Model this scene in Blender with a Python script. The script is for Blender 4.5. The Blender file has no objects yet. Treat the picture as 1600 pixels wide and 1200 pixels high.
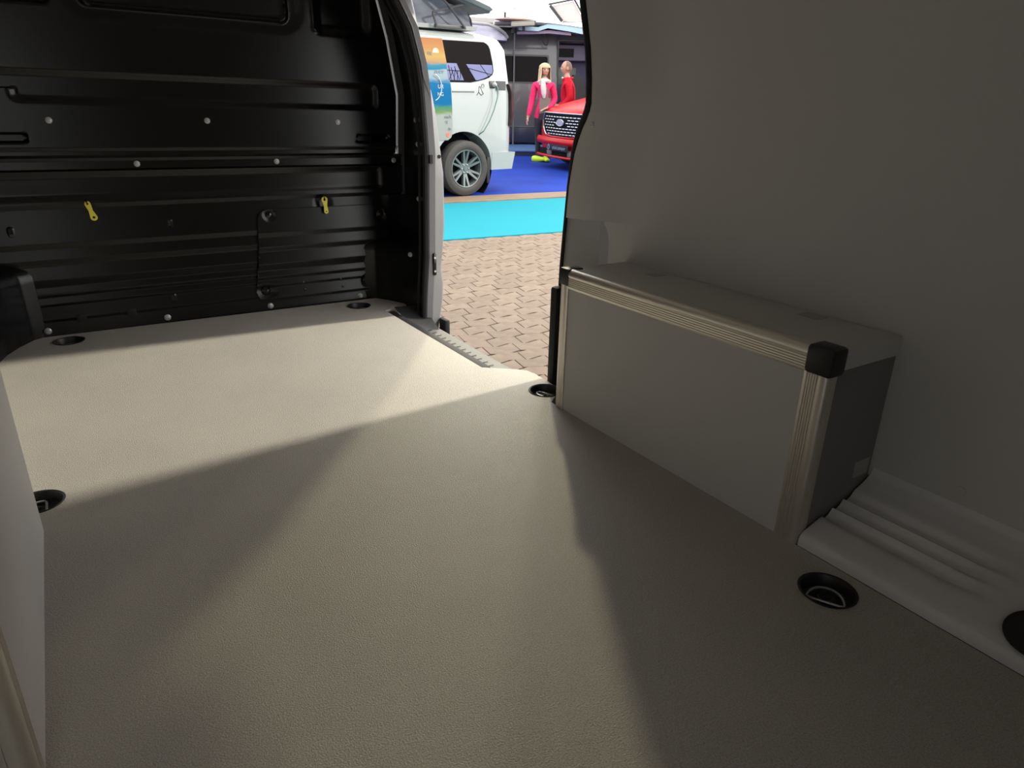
import bpy, bmesh, math, random
from mathutils import Matrix, Vector
from mathutils.geometry import tessellate_polygon
random.seed(7)
sc = bpy.context.scene
COL = sc.collection
R = math.radians
PI = math.pi

# ------------------------------------------------------------------ camera, world, lamps, exposure
CAM_H = 0.84
cam_data = bpy.data.cameras.new('camera')
cam_data.sensor_width = 36.0
cam_data.lens = 36.0 * 1067.0 / 1600.0
cam_data.clip_start = 0.02
cam = bpy.data.objects.new('camera', cam_data)
COL.objects.link(cam)
_rx = Vector((0.84212524, -0.53889118, 0.02052740))
_ry = Vector((0.18082134, 0.31802093, 0.93068057))
_rz = Vector((-0.50806369, -0.78003781, 0.36525648))
cam.matrix_world = Matrix(((_rx.x, _ry.x, _rz.x, 0.0), (_rx.y, _ry.y, _rz.y, 0.0), (_rx.z, _ry.z, _rz.z, CAM_H), (0, 0, 0, 1)))
sc.camera = cam

world = bpy.data.worlds.new('hall_light')
sc.world = world
world.use_nodes = True
world.node_tree.nodes['Background'].inputs[0].default_value = (1.0, 0.985, 0.97, 1)
world.node_tree.nodes['Background'].inputs[1].default_value = 2.9

def lamp(name, loc, target, power, size, color):
    d = bpy.data.lights.new(name, 'AREA')
    d.shape = 'DISK'; d.size = size; d.energy = power; d.color = color
    o = bpy.data.objects.new(name, d); COL.objects.link(o)
    o.location = loc
    o.rotation_euler = (Vector(target) - Vector(loc)).to_track_quat('-Z', 'Y').to_euler()
    return o
lamp('hall_lamp', (8.8, 2.3, 5.4), (1.0, 2.3, 0.0), 1450, 0.5, (1.0, 0.93, 0.80))
lamp('hall_lamp', (4.95, 7.55, 4.5), (0.9, 1.6, 0.0), 205, 0.30, (1.0, 0.90, 0.62))
lamp('hall_lamp', (7.5, 9.2, 5.4), (0.9, 1.8, 0.0), 85, 0.5, (1.0, 0.91, 0.68))

sc.view_settings.view_transform = 'Standard'
sc.view_settings.look = 'None'
sc.view_settings.gamma = 1.0
sc.view_settings.use_curve_mapping = False
sc.view_settings.exposure = 0.0

# ------------------------------------------------------------------ helpers
def srgb(r, g, b):
    f = lambda c: (c/255.0)/12.92 if c/255.0 <= 0.04045 else (((c/255.0)+0.055)/1.055)**2.4
    return (f(r), f(g), f(b))

MATS = {}
def mat(name, color, rough=0.5, metal=0.0, spec=0.5, var=0.06, vscale=6.0, bump=0.0, bscale=200.0, coat=0.0, rand=0.0, stretch=None):
    if name in MATS: return MATS[name]
    m = bpy.data.materials.new(name); m.use_nodes = True
    nt = m.node_tree; b = nt.nodes['Principled BSDF']
    b.inputs['Roughness'].default_value = rough
    b.inputs['Metallic'].default_value = metal
    b.inputs['Specular IOR Level'].default_value = spec
    b.inputs['Coat Weight'].default_value = coat
    tc = nt.nodes.new('ShaderNodeTexCoord')
    src = tc.outputs['Object']
    if stretch:
        mp = nt.nodes.new('ShaderNodeMapping'); mp.inputs['Scale'].default_value = stretch
        nt.links.new(src, mp.inputs[0]); src = mp.outputs[0]
    nz = nt.nodes.new('ShaderNodeTexNoise'); nz.inputs['Scale'].default_value = vscale; nz.inputs['Detail'].default_value = 4
    nt.links.new(src, nz.inputs['Vector'])
    rp = nt.nodes.new('ShaderNodeValToRGB')
    rp.color_ramp.elements[0].position = 0.3; rp.color_ramp.elements[1].position = 0.7
    rp.color_ramp.elements[0].color = (*[c*(1-var) for c in color], 1)
    rp.color_ramp.elements[1].color = (*[min(1, c*(1+var)) for c in color], 1)
    nt.links.new(nz.outputs['Fac'], rp.inputs[0])
    out = rp.outputs[0]
    if rand:
        oi = nt.nodes.new('ShaderNodeObjectInfo'); hs = nt.nodes.new('ShaderNodeHueSaturation')
        mr = nt.nodes.new('ShaderNodeMapRange'); mr.inputs[3].default_value = 1-rand; mr.inputs[4].default_value = 1+rand
        nt.links.new(oi.outputs['Random'], mr.inputs[0]); nt.links.new(mr.outputs[0], hs.inputs['Value'])
        nt.links.new(out, hs.inputs['Color']); out = hs.outputs[0]
    nt.links.new(out, b.inputs['Base Color'])
    if bump:
        bn = nt.nodes.new('ShaderNodeTexNoise'); bn.inputs['Scale'].default_value = bscale; bn.inputs['Detail'].default_value = 2
        nt.links.new(src, bn.inputs['Vector'])
        bp = nt.nodes.new('ShaderNodeBump'); bp.inputs['Strength'].default_value = bump; bp.inputs['Distance'].default_value = 0.002
        nt.links.new(bn.outputs['Fac'], bp.inputs['Height']); nt.links.new(bp.outputs[0], b.inputs['Normal'])
    MATS[name] = m
    return m

class MB:
    def __init__(s): s.v = []; s.f = []; s.m = []
    def add(s, vs, fs, mi=0):
        o = len(s.v); s.v += [tuple(p) for p in vs]
        s.f += [tuple(i+o for i in f) for f in fs]; s.m += [mi]*len(fs)
        return s
    def box(s, a, b, mi=0, bev=0.0):
        x0, y0, z0 = a; x1, y1, z1 = b
        if bev <= 0:
            vs = [(x, y, z) for x in (x0, x1) for y in (y0, y1) for z in (z0, z1)]
            return s.add(vs, [(0,1,3,2),(4,6,7,5),(0,4,5,1),(2,3,7,6),(0,2,6,4),(1,5,7,3)], mi)
        bm = bmesh.new(); bmesh.ops.create_cube(bm, size=1)
        for v in bm.verts: v.co = Vector(((x0+x1)/2+v.co.x*(x1-x0), (y0+y1)/2+v.co.y*(y1-y0), (z0+z1)/2+v.co.z*(z1-z0)))
        bmesh.ops.bevel(bm, geom=bm.edges[:], offset=bev, segments=2, affect='EDGES', profile=0.5)
        bm.verts.index_update()
        s.add([v.co[:] for v in bm.verts], [[v.index for v in f.verts] for f in bm.faces], mi); bm.free(); return s
    def grid(s, fn, nu, nv, mi=0, cu=False, cv=False):
        U = nu if cu else nu+1; V = nv if cv else nv+1
        vs = [fn(i/nu, j/nv) for i in range(U) for j in range(V)]
        fs = [(i*V+j, ((i+1) % U)*V+j, ((i+1) % U)*V+(j+1) % V, i*V+(j+1) % V) for i in range(nu) for j in range(nv)]
        return s.add(vs, fs, mi)
    def tube(s, pts, r, n=8, closed=False, mi=0, caps=True):
        pts = [Vector(p) for p in pts]; rs = r if isinstance(r, (list, tuple)) else [r]*len(pts)
        k = len(pts); rings = []; prev = None
        for i in range(k):
            t = (pts[(i+1) % k]-pts[i-1]) if closed else (pts[min(i+1, k-1)]-pts[max(i-1, 0)])
            t.normalize()
            if prev is None: a = t.orthogonal().normalized()
            else: a = (prev-t*prev.dot(t)).normalized()
            prev = a; b = t.cross(a)
            rings.append([pts[i]+(a*math.cos(2*PI*j/n)+b*math.sin(2*PI*j/n))*rs[i] for j in range(n)])
        vs = [p[:] for q in rings for p in q]; fs = []
        for i in range(k if closed else k-1):
            for j in range(n): fs.append((i*n+j, i*n+(j+1) % n, ((i+1) % k)*n+(j+1) % n, ((i+1) % k)*n+j))
        if caps and not closed: fs += [tuple(range(n)), tuple((k-1)*n+j for j in range(n))]
        return s.add(vs, fs, mi)
    def lathe(s, prof, n=24, mi=0, M=None, caps=True):
        vs = []; fs = []; k = len(prof)
        for (r, z) in prof:
            for j in range(n):
                p = Vector((r*math.cos(2*PI*j/n), r*math.sin(2*PI*j/n), z)); vs.append((M @ p if M else p)[:])
        for i in range(k-1):
            for j in range(n): fs.append((i*n+j, i*n+(j+1) % n, (i+1)*n+(j+1) % n, (i+1)*n+j))
        if caps: fs += [tuple(range(n)), tuple((k-1)*n+j for j in range(n))]
        return s.add(vs, fs, mi)
    def prism(s, poly, z0, z1, mp=None, mi=0, holes=()):
        mp = mp or (lambda x, y, z: (x, y, z))
        loops = [list(poly)]+[list(h) for h in holes]
        tri = tessellate_polygon([[Vector((x, y, 0)) for x, y in l] for l in loops])
        flat = [p for l in loops for p in l]; n = len(flat)
        vs = [mp(x, y, z0) for x, y in flat]+[mp(x, y, z1) for x, y in flat]
        fs = [tuple(t) for t in tri]+[tuple(i+n for i in reversed(t)) for t in tri]
        o = 0
        for l in loops:
            k = len(l)
            for i in range(k): fs.append((o+i, o+(i+1) % k, o+(i+1) % k+n, o+i+n))
            o += k
        return s.add(vs, fs, mi)
    def loft(s, rings, mi=0, caps=True, closed=True):
        n = len(rings[0]); vs = [p for r in rings for p in r]; fs = []
        for i in range(len(rings)-1):
            for j in range(n if closed else n-1): fs.append((i*n+j, i*n+(j+1) % n, (i+1)*n+(j+1) % n, (i+1)*n+j))
        if caps and closed: fs += [tuple(range(n)), tuple((len(rings)-1)*n+j for j in range(n))]
        return s.add(vs, fs, mi)
    def mesh(s, name, mats, smooth=35):
        me = bpy.data.meshes.new(name); me.from_pydata([tuple(p) for p in s.v], [], s.f); me.update()
        for m in (mats if isinstance(mats, (list, tuple)) else [mats]): me.materials.append(m)
        for i, p in enumerate(me.polygons): p.material_index = s.m[i]
        bm = bmesh.new(); bm.from_mesh(me); bmesh.ops.remove_doubles(bm, verts=bm.verts, dist=1e-5)
        bmesh.ops.recalc_face_normals(bm, faces=bm.faces); bm.to_mesh(me); bm.free()
        if smooth:
            for p in me.polygons: p.use_smooth = True
            me.set_sharp_from_angle(angle=R(smooth))
        return me
    def build(s, name, mats, parent=None, M=None, smooth=35):
        return link(name, s.mesh(name, mats, smooth), parent, M)

def link(name, data, parent=None, M=None):
    o = bpy.data.objects.new(name, data); COL.objects.link(o)
    if parent: o.parent = parent
    if M is not None: o.matrix_local = M
    return o
def tag(o, label, cat, group=None, kind=None):
    o['label'] = label; o['category'] = cat
    if group: o['group'] = group
    if kind: o['kind'] = kind
    return o
def thing(name, label, cat, M=None, group=None, kind=None):
    return tag(link(name, None, None, M), label, cat, group, kind)
def copy_tree(o, parent=None):
    c = o.copy(); COL.objects.link(c); c.parent = parent
    for ch in list(o.children): copy_tree(ch, c)
    return c
def T(x, y, z): return Matrix.Translation((x, y, z))
def bake(o):
    """replace an object's mesh by its evaluated one (modifiers applied)"""
    dg = bpy.context.evaluated_depsgraph_get(); dg.update()
    me = bpy.data.meshes.new_from_object(o.evaluated_get(dg)); o.modifiers.clear(); o.data = me
    return o
def text(name, body, size, material, parent, M, depth=0.001, align='CENTER'):
    c = bpy.data.curves.new(name, 'FONT'); c.body = body; c.size = size; c.extrude = depth; c.align_x = align; c.align_y = 'CENTER'
    t = bpy.data.objects.new(name, c); COL.objects.link(t)
    dg = bpy.context.evaluated_depsgraph_get(); dg.update()
    me = bpy.data.meshes.new_from_object(t.evaluated_get(dg)); bpy.data.objects.remove(t)
    me.materials.clear(); me.materials.append(material)
    return link(name, me, parent, M)
def interp(tab, z):
    if z <= tab[0][0]: return tab[0][1]
    for (a, x), (b, y) in zip(tab, tab[1:]):
        if z <= b:
            t = (z-a)/(b-a) if b > a else 0
            return x+(y-x)*t
    return tab[-1][1]
def sm(t): t = max(0, min(1, t)); return t*t*(3-2*t)
def rrect(x0, y0, x1, y1, r, n=5):
    pts = []
    for cx, cy, a in ((x1-r, y1-r, 0), (x0+r, y1-r, 90), (x0+r, y0+r, 180), (x1-r, y0+r, 270)):
        for i in range(n+1):
            t = R(a+90*i/n); pts.append((cx+r*math.cos(t), cy+r*math.sin(t)))
    return pts
def circ(x, y, r, n=28): return [(x+r*math.cos(2*PI*i/n), y+r*math.sin(2*PI*i/n)) for i in range(n)]

# ------------------------------------------------------------------ materials
M_floor = mat('floor_coating', (0.43, 0.405, 0.355), 0.46, spec=0.42, var=0.045, vscale=3, bump=0.8, bscale=380)
def add_speckle(m, scale, amount):
    """fine hammered grain: small flecks in the coating's own colour"""
    nt = m.node_tree; b = nt.nodes['Principled BSDF']; src = b.inputs['Base Color'].links[0].from_socket
    tc = nt.nodes.new('ShaderNodeTexCoord'); nz = nt.nodes.new('ShaderNodeTexNoise'); nz.inputs['Scale'].default_value = scale; nz.inputs['Detail'].default_value = 1
    nt.links.new(tc.outputs['Object'], nz.inputs['Vector'])
    mr = nt.nodes.new('ShaderNodeMapRange'); mr.inputs[1].default_value = .3; mr.inputs[2].default_value = .7; mr.inputs[3].default_value = 1-amount; mr.inputs[4].default_value = 1+amount
    hs = nt.nodes.new('ShaderNodeHueSaturation'); nt.links.new(nz.outputs['Fac'], mr.inputs[0]); nt.links.new(mr.outputs[0], hs.inputs['Value'])
    nt.links.new(src, hs.inputs['Color']); nt.links.new(hs.outputs[0], b.inputs['Base Color'])
add_speckle(M_floor, 330, .17)
M_edge = mat('plywood_edge', (0.5, 0.42, 0.33), 0.7, var=0.2, vscale=40)
M_lining = mat('grey_lining', (0.53, 0.52, 0.50), 0.6, spec=0.35, var=0.03, vscale=2)
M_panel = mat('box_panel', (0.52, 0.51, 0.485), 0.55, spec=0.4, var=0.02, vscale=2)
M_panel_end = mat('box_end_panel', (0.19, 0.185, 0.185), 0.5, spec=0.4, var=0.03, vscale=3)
M_alu = mat('brushed_aluminium', (0.66, 0.62, 0.55), 0.36, metal=0.8, var=0.012, vscale=8)
M_black_plastic = mat('black_plastic', (0.012, 0.012, 0.013), 0.45, var=0.15, vscale=30)
M_rubber = mat('black_rubber', (0.008, 0.008, 0.009), 0.7, var=0.15, vscale=30)
M_black = mat('black_paint', (0.0042, 0.0040, 0.0044), 0.27, spec=0.40, var=0.1, vscale=5, bump=0.05, bscale=30)
M_black_gloss = mat('black_gloss', (0.008, 0.008, 0.008), 0.12, spec=0.6, var=0.1)
M_bolt = mat('bolt_steel', (0.55, 0.55, 0.57), 0.4, metal=0.6, var=0.1, vscale=60)
M_steel = mat('ring_steel', (0.5, 0.5, 0.5), 0.3, metal=0.9, var=0.1, vscale=60)
M_silver = mat('silver_paint', (0.2834, 0.2834, 0.3018), 0.35, spec=0.5, var=0.02, coat=0.3)
M_grey_body = mat('grey_body_paint', (0.50, 0.50, 0.49), 0.5, spec=0.5, var=0.03)
M_trim = mat('white_metal_trim', (0.62, 0.61, 0.605), 0.45, spec=0.5, var=0.03)
M_roof = mat('roof_grey', (0.62, 0.61, 0.60), 0.6, var=0.03)
M_yellow = mat('yellow_plastic', (0.80, 0.70, 0.07), 0.45, var=0.04)
M_sill = mat('sill_plastic', (0.09856, 0.09856, 0.08624), 0.5, var=0.06, bump=0.2, bscale=500)
M_sill_dark = mat('sill_dark_plastic', (0.025, 0.025, 0.026), 0.6, spec=.25, var=0.1)
M_tape = mat('grey_tape', (0.33, 0.32, 0.30), 0.3, var=0.03)

# ================================================================== THE VAN'S LOAD SPACE
YB = 3.15          # bulkhead plane
XW = 1.43          # right lining plane
# ---- floor (plywood board with round cut-outs)
rings = [(1.110, 0.573, 'near'), (1.232, 1.690, 'box'), (-0.168, 1.706, 'left'), (-0.070, 3.017, 'corner'), (1.084, 2.988, 'pillar')]
fl_poly = [(-0.33, -0.42), (1.19, -0.42), (1.19, 0.5), (1.192, 1.60), (1.215, 1.62), (1.282, 1.665), (1.287, 1.745), (1.292, 1.84), (1.284, 1.88), (1.262, 1.905), (1.20, 1.955), (1.162, 1.985),
           (1.160, 2.858), (1.262, 2.897), (1.288, 2.915), (1.294, 2.955), (1.238, 3.09), (-0.20, 3.115), (-0.232, 3.055), (-0.285, 3.0), (-0.33, 2.97)]
mb = MB().prism(fl_poly, -0.03, 0.0, holes=[circ(x, y, 0.0535) for x, y, _ in rings])
floor = tag(mb.build('floor', M_floor, smooth=0), 'pale grey textured plywood load floor lit through the side door', 'floor', kind='structure')
edge = MB()
seg = fl_poly[3:17]
for a, b in zip(seg, seg[1:]):
    d = Vector((b[1]-a[1], a[0]-b[0])).normalized()*0.0015
    edge.add([(a[0]+d.x, a[1]+d.y, -0.03), (b[0]+d.x, b[1]+d.y, -0.03), (b[0]+d.x, b[1]+d.y, -0.002), (a[0]+d.x, a[1]+d.y, -0.002)], [(0, 1, 2, 3)])
edge.build('board_edge', M_edge, floor, smooth=0)
MB().box((-0.52, -0.60, -.05), (1.158, 3.25, -.032)).build('underbody', M_black, floor, smooth=0)
MB().box((1.159, -0.60, -.05), (1.48, 1.62, -.032)).build('underbody', M_black, floor, smooth=0)

# ---- tie-down rings sunk in the floor
def make_ring(x, y, z, ang, label, tilt=0.0, flush=False):
    t = thing('tie_down_ring', label, 'tie-down', T(x, y, z) @ Matrix.Rotation(ang, 4, 'Z') @ Matrix.Rotation(tilt, 4, 'Y'), 'black lashing eyes sunk around the load floor')
    prof = [(0.0505, 0.0005), (0.055, 0.0022), (0.0535, 0.0032), (0.050, 0.0012), (0.047, -0.006), (0.044, -0.021), (0.038, -0.0235), (0.002, -0.0235)]
    if flush: prof = prof[:4]+[(0.040, 0.0016), (0.001, 0.0014)]
    MB().lathe(prof, 40, caps=False).build('cup', M_black_plastic, t)
    pts = [(0.034*math.cos(a), 0.036*math.sin(a)-0.012, -0.017+0.006*math.sin(a)) for a in [PI*i/16 for i in range(17)]]
    MB().tube(pts+[(-0.024, -0.014, -0.017), (0.024, -0.014, -0.017)], 0.0026, 8, closed=True).build('ring', M_steel, t)
    MB().lathe([(0.017, -0.0235), (0.017, -0.018), (0.014, -0.0165), (0.009, -0.0165), (0.008, -0.019), (0.002, -0.019)], 20, M=T(0, 0.004, 0), caps=False).build('bolt', M_black_gloss, t)
    return t
make_ring(1.110, 0.573, 0, R(-62), 'black lashing eye in dark floor beside ribbed white trim')
make_ring(1.232, 1.690, 0, R(110), 'black lashing eye half hidden behind box at the door')
make_ring(-0.168, 1.706, 0, R(90), 'black lashing eye cut off by left wheel box')
make_ring(-0.070, 3.017, 0, R(180), 'black lashing eye in left corner below the black bulkhead')
make_ring(1.084, 2.988, 0, R(180), 'black lashing eye in floor nearest the door pillar and bulkhead')

# ---- bulkhead: pressed black steel, one relief surface
PROF = [(0.0, .034), (.052, .026), (.062, .028), (.112, .020), (.122, .023), (.146, .0175), (.160, .0215), (.186, .016), (.218, .024), (.270, .0145), (.292, .0205), (.333, .0125), (.352, .0175),
        (.478, -.001), (.494, .005), (.505, .003), (.612, -.006), (.620, .003), (.648, .001), (.659, .005), (.668, -.003), (.684, -.004), (.695, .001), (.72, .0), (1.40, .0)]
def rbox(x, z, x0, z0, x1, z1, r, s):
    """0 outside .. 1 inside a rounded rectangle with edge softness s"""
    dx = max(x0+r-x, x-(x1-r), 0); dz = max(z0+r-z, z-(z1-r), 0)
    return sm((r-math.hypot(dx, dz))/s) if (dx or dz) else sm(min(x-x0, x1-x, z-z0, z1-z, s)/s) if min(x-x0, x1-x, z-z0, z1-z) < s else 1.0
def b_depth(x, z):
    d = interp(PROF, z)
    # lower ribs run out towards both bottom corners
    if z < 0.30:
        k = sm((x+0.29)/0.10)*sm((1.30-x)/0.10)
        d = d*k+0.020*(1-k)
    elif z < 0.62:
        k = sm((1.33-x)/0.05); d = d*k+0.012*(1-k) if z < .48 else d
        if .50 < z < .615: d = -.006*rbox(x, z, -.6, .50, 1.30, .615, .03, .03)+0.004*(1-rbox(x, z, -.6, .50, 1.30, .615, .03, .03))
    if .70 < z:
        d -= 0.014*rbox(x, z, -.09 if z < .9 else -.5, .845, 1.30, .965, .035, .03)
        d += -.012*rbox(x, z, .115, 1.125, .985, 1.6, .10, .045)+.016*rbox(x, z, .178, 1.168, .922, 1.6, .035, .014)-.014*rbox(x, z, .192, 1.182, .908, 1.6, .028, .014)
        d += -.020*rbox(x, z, 1.005, 1.135, 1.285, 1.6, .05, .05)+.008*rbox(x, z, 1.012, 1.147, 1.06, 1.6, .02, .012)
        d -= 0.02*rbox(x, z, -.60, 1.165, .092, 1.6, .02, .02)
    if z > .66: d -= 0.05*sm((x-right_edge(z)+.062)/.075)**1.4
    # slots
    d -= 0.02*rbox(x, z, 1.178, .713, 1.342, .748, .0175, .006)
    d -= 0.02*rbox(x, z, -.26, .713, -.055, .748, .0175, .006)
    # tag pocket dents
    d -= 0.007*max(0, 1-math.hypot(x-1.003, z-.452)/.045)
    return d
def right_edge(z): return interp([(-.03, 1.20), (.0, 1.21), (.10, 1.25), (.25, 1.32), (.30, 1.405), (.69, 1.415), (.916, 1.425), (1.15, 1.385), (1.30, 1.345), (1.42, 1.30)], z)
zs = sorted(set([round(-0.02+0.005*i, 4) for i in range(286)]+[p[0] for p in PROF]))
zs = [z for z in zs if z <= 1.40]
def bulk_fn(u, v):
    z = zs[min(int(round(v*(len(zs)-1))), len(zs)-1)]
    xr = right_edge(z); x = -0.46+(xr+0.46)*u
    return (x, YB-b_depth(x, z), z)
bulk = MB().grid(bulk_fn, 260, len(zs)-1)
bulk.box((-0.50, YB+0.035, -0.04), (1.43, YB+0.05, 1.40))
wall_front = tag(bulk.build('wall_front', M_black, smooth=50), 'black pressed steel bulkhead with ribs at far end', 'wall', kind='structure')

def stud(x, z, r=0.0115, parent=wall_front, off=0.0):
    y = YB-b_depth(x, z)-off
    M = Matrix(((1, 0, 0, x), (0, 0, -1, y+0.002), (0, 1, 0, z), (0, 0, 0, 1)))
    return link('bolt', STUD, parent, M @ Matrix.Scale(r/0.0115, 4))
STUD = MB().lathe([(0.0115, 0), (0.0115, 0.003), (0.0095, 0.0045), (0.0075, 0.0045), (0.0068, 0.0095), (0.0045, 0.0105), (0.004, 0.0085), (0.001, 0.0085)], 16).mesh('bolt', M_bolt)
for x, z in ((.016, .791), (.556, .797), (1.10, .799), (.277, .636), (.815, .637), (1.357, .634), (-.134, .021), (.291, .019), (.716, .016), (1.142, .014)):
    stud(x, z, 0.0115 if z > .1 else .013)
# oval holes with rims and square clips
def hole_ring(name, x, z, w, h, parent=wall_front, m=M_rubber):
    y = YB-b_depth(x, z)
    b = MB(); o = rrect(x-w/2-.006, z-h/2-.006, x+w/2+.006, z+h/2+.006, w/2+.005, 6); i = rrect(x-w/2, z-h/2, x+w/2, z+h/2, w/2-.001, 6)
    n = len(o)
    b.add([(p[0], y, p[1]) for p in o]+[(p[0], y-.004, p[1]) for p in i]+[(p[0], y-.0005, p[1]) for p in i], [(k, (k+1) % n, n+(k+1) % n, n+k) for k in range(n)]+[(n+k, n+(k+1) % n, 2*n+(k+1) % n, 2*n+k) for k in range(n)])
    rim = b.build(name, M_black, parent)
    MB().prism(i, -.001, .0005, mp=lambda px, pz, k: (px, y+k, pz)).build('opening', m, rim)
for x, z in ((.358, .400), (-.176, .401), (-.176, .093), (.327, .095)): hole_ring('oval_hole', x, z, .014, .032)
for x, z in ((-.013, .058), (.163, .056)):
    y = YB-b_depth(x, z); MB().box((x-.017, y-.006, z-.014), (x+.017, y+.004, z+.016), bev=.003).build('clip', M_rubber, wall_front)
# access panel bolted over the lower right
def pan_fn(u, v, off=.0):
    z = 0.035+(0.440-0.035)*v
    xl = interp([(0.035, .700), (.05, .675), (.08, .662), (.25, .692), (.40, .705), (.425, .715), (.44, .745)], z)
    xr = interp([(0.035, 1.185), (.076, 1.200), (.30, 1.305), (.39, 1.297), (.425, 1.285), (.44, 1.262)], z)
    x = xl+(xr-xl)*u
    d = interp(PROF, z+.012)+.012
    d -= .010*max(0, 1-math.hypot(x-.755, (z-.415))/.03)+.012*max(0, 1-math.hypot(x-1.27, z-.39)/.032)
    d -= .012*max(0, 1-math.hypot((x-.70)*.6, z-.085)/.035)+.014*max(0, 1-math.hypot((x-1.185), z-.085)/.035)
    return (x, YB-d, z)
pan = MB().grid(pan_fn, 120, 110)
border = [pan_fn(i/60, 0) for i in range(61)]+[pan_fn(1, i/60) for i in range(1, 61)]+[pan_fn(1-i/60, 1) for i in range(1, 61)]+[pan_fn(0, 1-i/60) for i in range(1, 60)]
pan.loft([border, [(x, y+.012, z) for x, y, z in border]], caps=False)
panel = pan.build('access_panel', M_black, wall_front, smooth=50)
for x, z in ((.872, .108), (.876, .075), (1.050, .104), (1.056, .070)):
    y = YB-interp(PROF, z+.012)-.012
    MB().lathe([(.006, 0), (.006, .003), (.003, .005), (.001, .005)], 12, M=Matrix(((1, 0, 0, x), (0, 0, -1, y+.001), (0, 1, 0, z), (0, 0, 0, 1)))).build('rivet', M_black_gloss, panel)
for x, z, r in ((.755, .415, .016), (1.272, .392, .020), (.705, .085, .018), (1.185, .087, .022)):
    y = YB-interp(PROF, z+.012)-.004
    MB().lathe([(r, 0), (r*1.08, .004), (r*.95, .006), (r*.72, .002), (r*.4, .003), (r*.32, .009), (.001, .010)], 20, M=Matrix(((1, 0, 0, x), (0, 0, -1, y), (0, 1, 0, z), (0, 0, 0, 1)))).build('fixing_dish', M_black_gloss, panel)
# yellow tags
def yellow_tag(x, z, ang, label, big_low):
    y = YB-b_depth(x, z)-.034
    M = Matrix(((1, 0, 0, x), (0, 0, -1, y), (0, 1, 0, z), (0, 0, 0, 1))) @ Matrix.Rotation(ang, 4, 'Z')
    t = thing('yellow_tag', label, 'tag', M, 'yellow tags on the bulkhead')
    r1, r2 = (.0125, .0105) if big_low else (.0095, .0135)
    pts = [(r1*math.cos(a), -.026+r1*math.sin(a)) for a in [PI+PI*i/10 for i in range(11)]]+[(.0075, 0)]
    pts += [(r2*math.cos(a), .026+r2*math.sin(a)) for a in [PI*i/10 for i in range(11)]]+[(-.0075, 0)]
    MB().prism(pts, 0, .004, holes=[circ(0, -.026, .005 if big_low else .0032, 14), circ(0, .026, .0035 if big_low else .0055, 14)]).build('plate', M_yellow, t)
    MB().tube([(0, .026, -.030), (0, .026, .006), (0, .030, .009), (0, .036, .006), (0, .040, -.026)], .0025, 6).build('wire_loop', M_black_gloss, t)
yellow_tag(.090, .470, R(14), 'small yellow plastic tag hanging at left of bulkhead', True)
yellow_tag(1.003, .446, R(5), 'small yellow plastic tag hanging above black access panel', False)

# ---- right wall lining, bending in to the door pillar
EDGE = [(-.10, 1.775), (.30, 1.783), (.39, 1.781), (.54, 1.770), (.64, 1.762), (.74, 1.748), (.79, 1.732), (.825, 1.715), (.85, 1.697), (.88, 1.688), (.94, 1.692), (1.02, 1.705), (1.17, 1.748), (1.42, 1.80)]
def lining_x(y, z=.6):
    ye = interp(EDGE, z)
    return XW-0.095*sm((y-ye+.26)/.25)**1.3
wl = MB()
NU, NV = 90, 110
def lin_sub(u, v):                      # above the cut-out
    z = .545+(1.42-.545)*v; ye = interp(EDGE, z)-.004-.010*sm((z-.66)/.2)
    y = -0.45+(ye+0.45)*u; return (lining_x(y, z), y, z)
wl.grid(lin_sub, 140, 60)
def cut_y(z): return interp([(.10, 1.650), (.47, 1.655), (.505, 1.662), (.53, 1.682), (.545, 1.715)], z)
wl.grid(lambda u, v: (XW, -0.45+(cut_y(.10+.445*v)+.45)*u, .10+.445*v), 20, 24)
rimp = [(XW, cut_y(.10+.445*i/24), .10+.445*i/24) for i in range(25)]+[(lining_x(1.715+.045*i/4, .545), 1.715+.045*i/4, .545) for i in range(1, 5)]
wl.loft([rimp, [(x+.026, y, z) for x, y, z in rimp]], caps=False, closed=False)
wall_right = tag(wl.build('wall_right', M_lining, smooth=40), 'dark grey lining panel on the right side wall', 'wall', kind='structure')
MB().grid(lambda u, v: (lambda z, y: (XW+.024-0.116*sm((y-1.655)/.135), y, z))(-.02+.62*v, 1.56+(interp(EDGE, -.02+.62*v)-1.56)*u), 26, 20).build('pillar_panel', M_grey_body, wall_right)
# rubber seal running down the lining edge
SR = lambda z: .006+.006*sm((z-.62)/.25)
sp = [(1.338, interp(EDGE, z)-SR(z), z) for z in [1.42-.02*i for i in range(57)]]
MB().tube(sp, [SR(p[2]) for p in sp], 8).build('door_seal', M_rubber, wall_right)
MB().box((1.30, 1.745, -.035), (1.345, 1.782, .325), bev=.012).build('rubber_post', M_rubber, wall_right)
MB().box((1.285, 1.70, -.075), (1.36, 1.79, -.036), bev=.008).build('post_foot', M_grey_body, wall_right)
MB().lathe([(.011, 0), (.011, .0015), (.008, .003), (.001, .003)], 18, M=Matrix(((0, 0, -1, XW-.0002), (1, 0, 0, .521), (0, 1, 0, .150), (0, 0, 0, 1)))).build('plug', M_panel, wall_right)
_sx = lining_x(1.665, .822)
MB().lathe([(.0075, 0), (.0075, .002), (.005, .0035), (.003, .0015), (.001, .0015)], 14, M=Matrix(((0, 0, -1, _sx), (1, 0, 0, 1.665), (0, 1, 0, .822), (0, 0, 0, 1)))).build('screw', M_bolt, wall_right)
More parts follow.
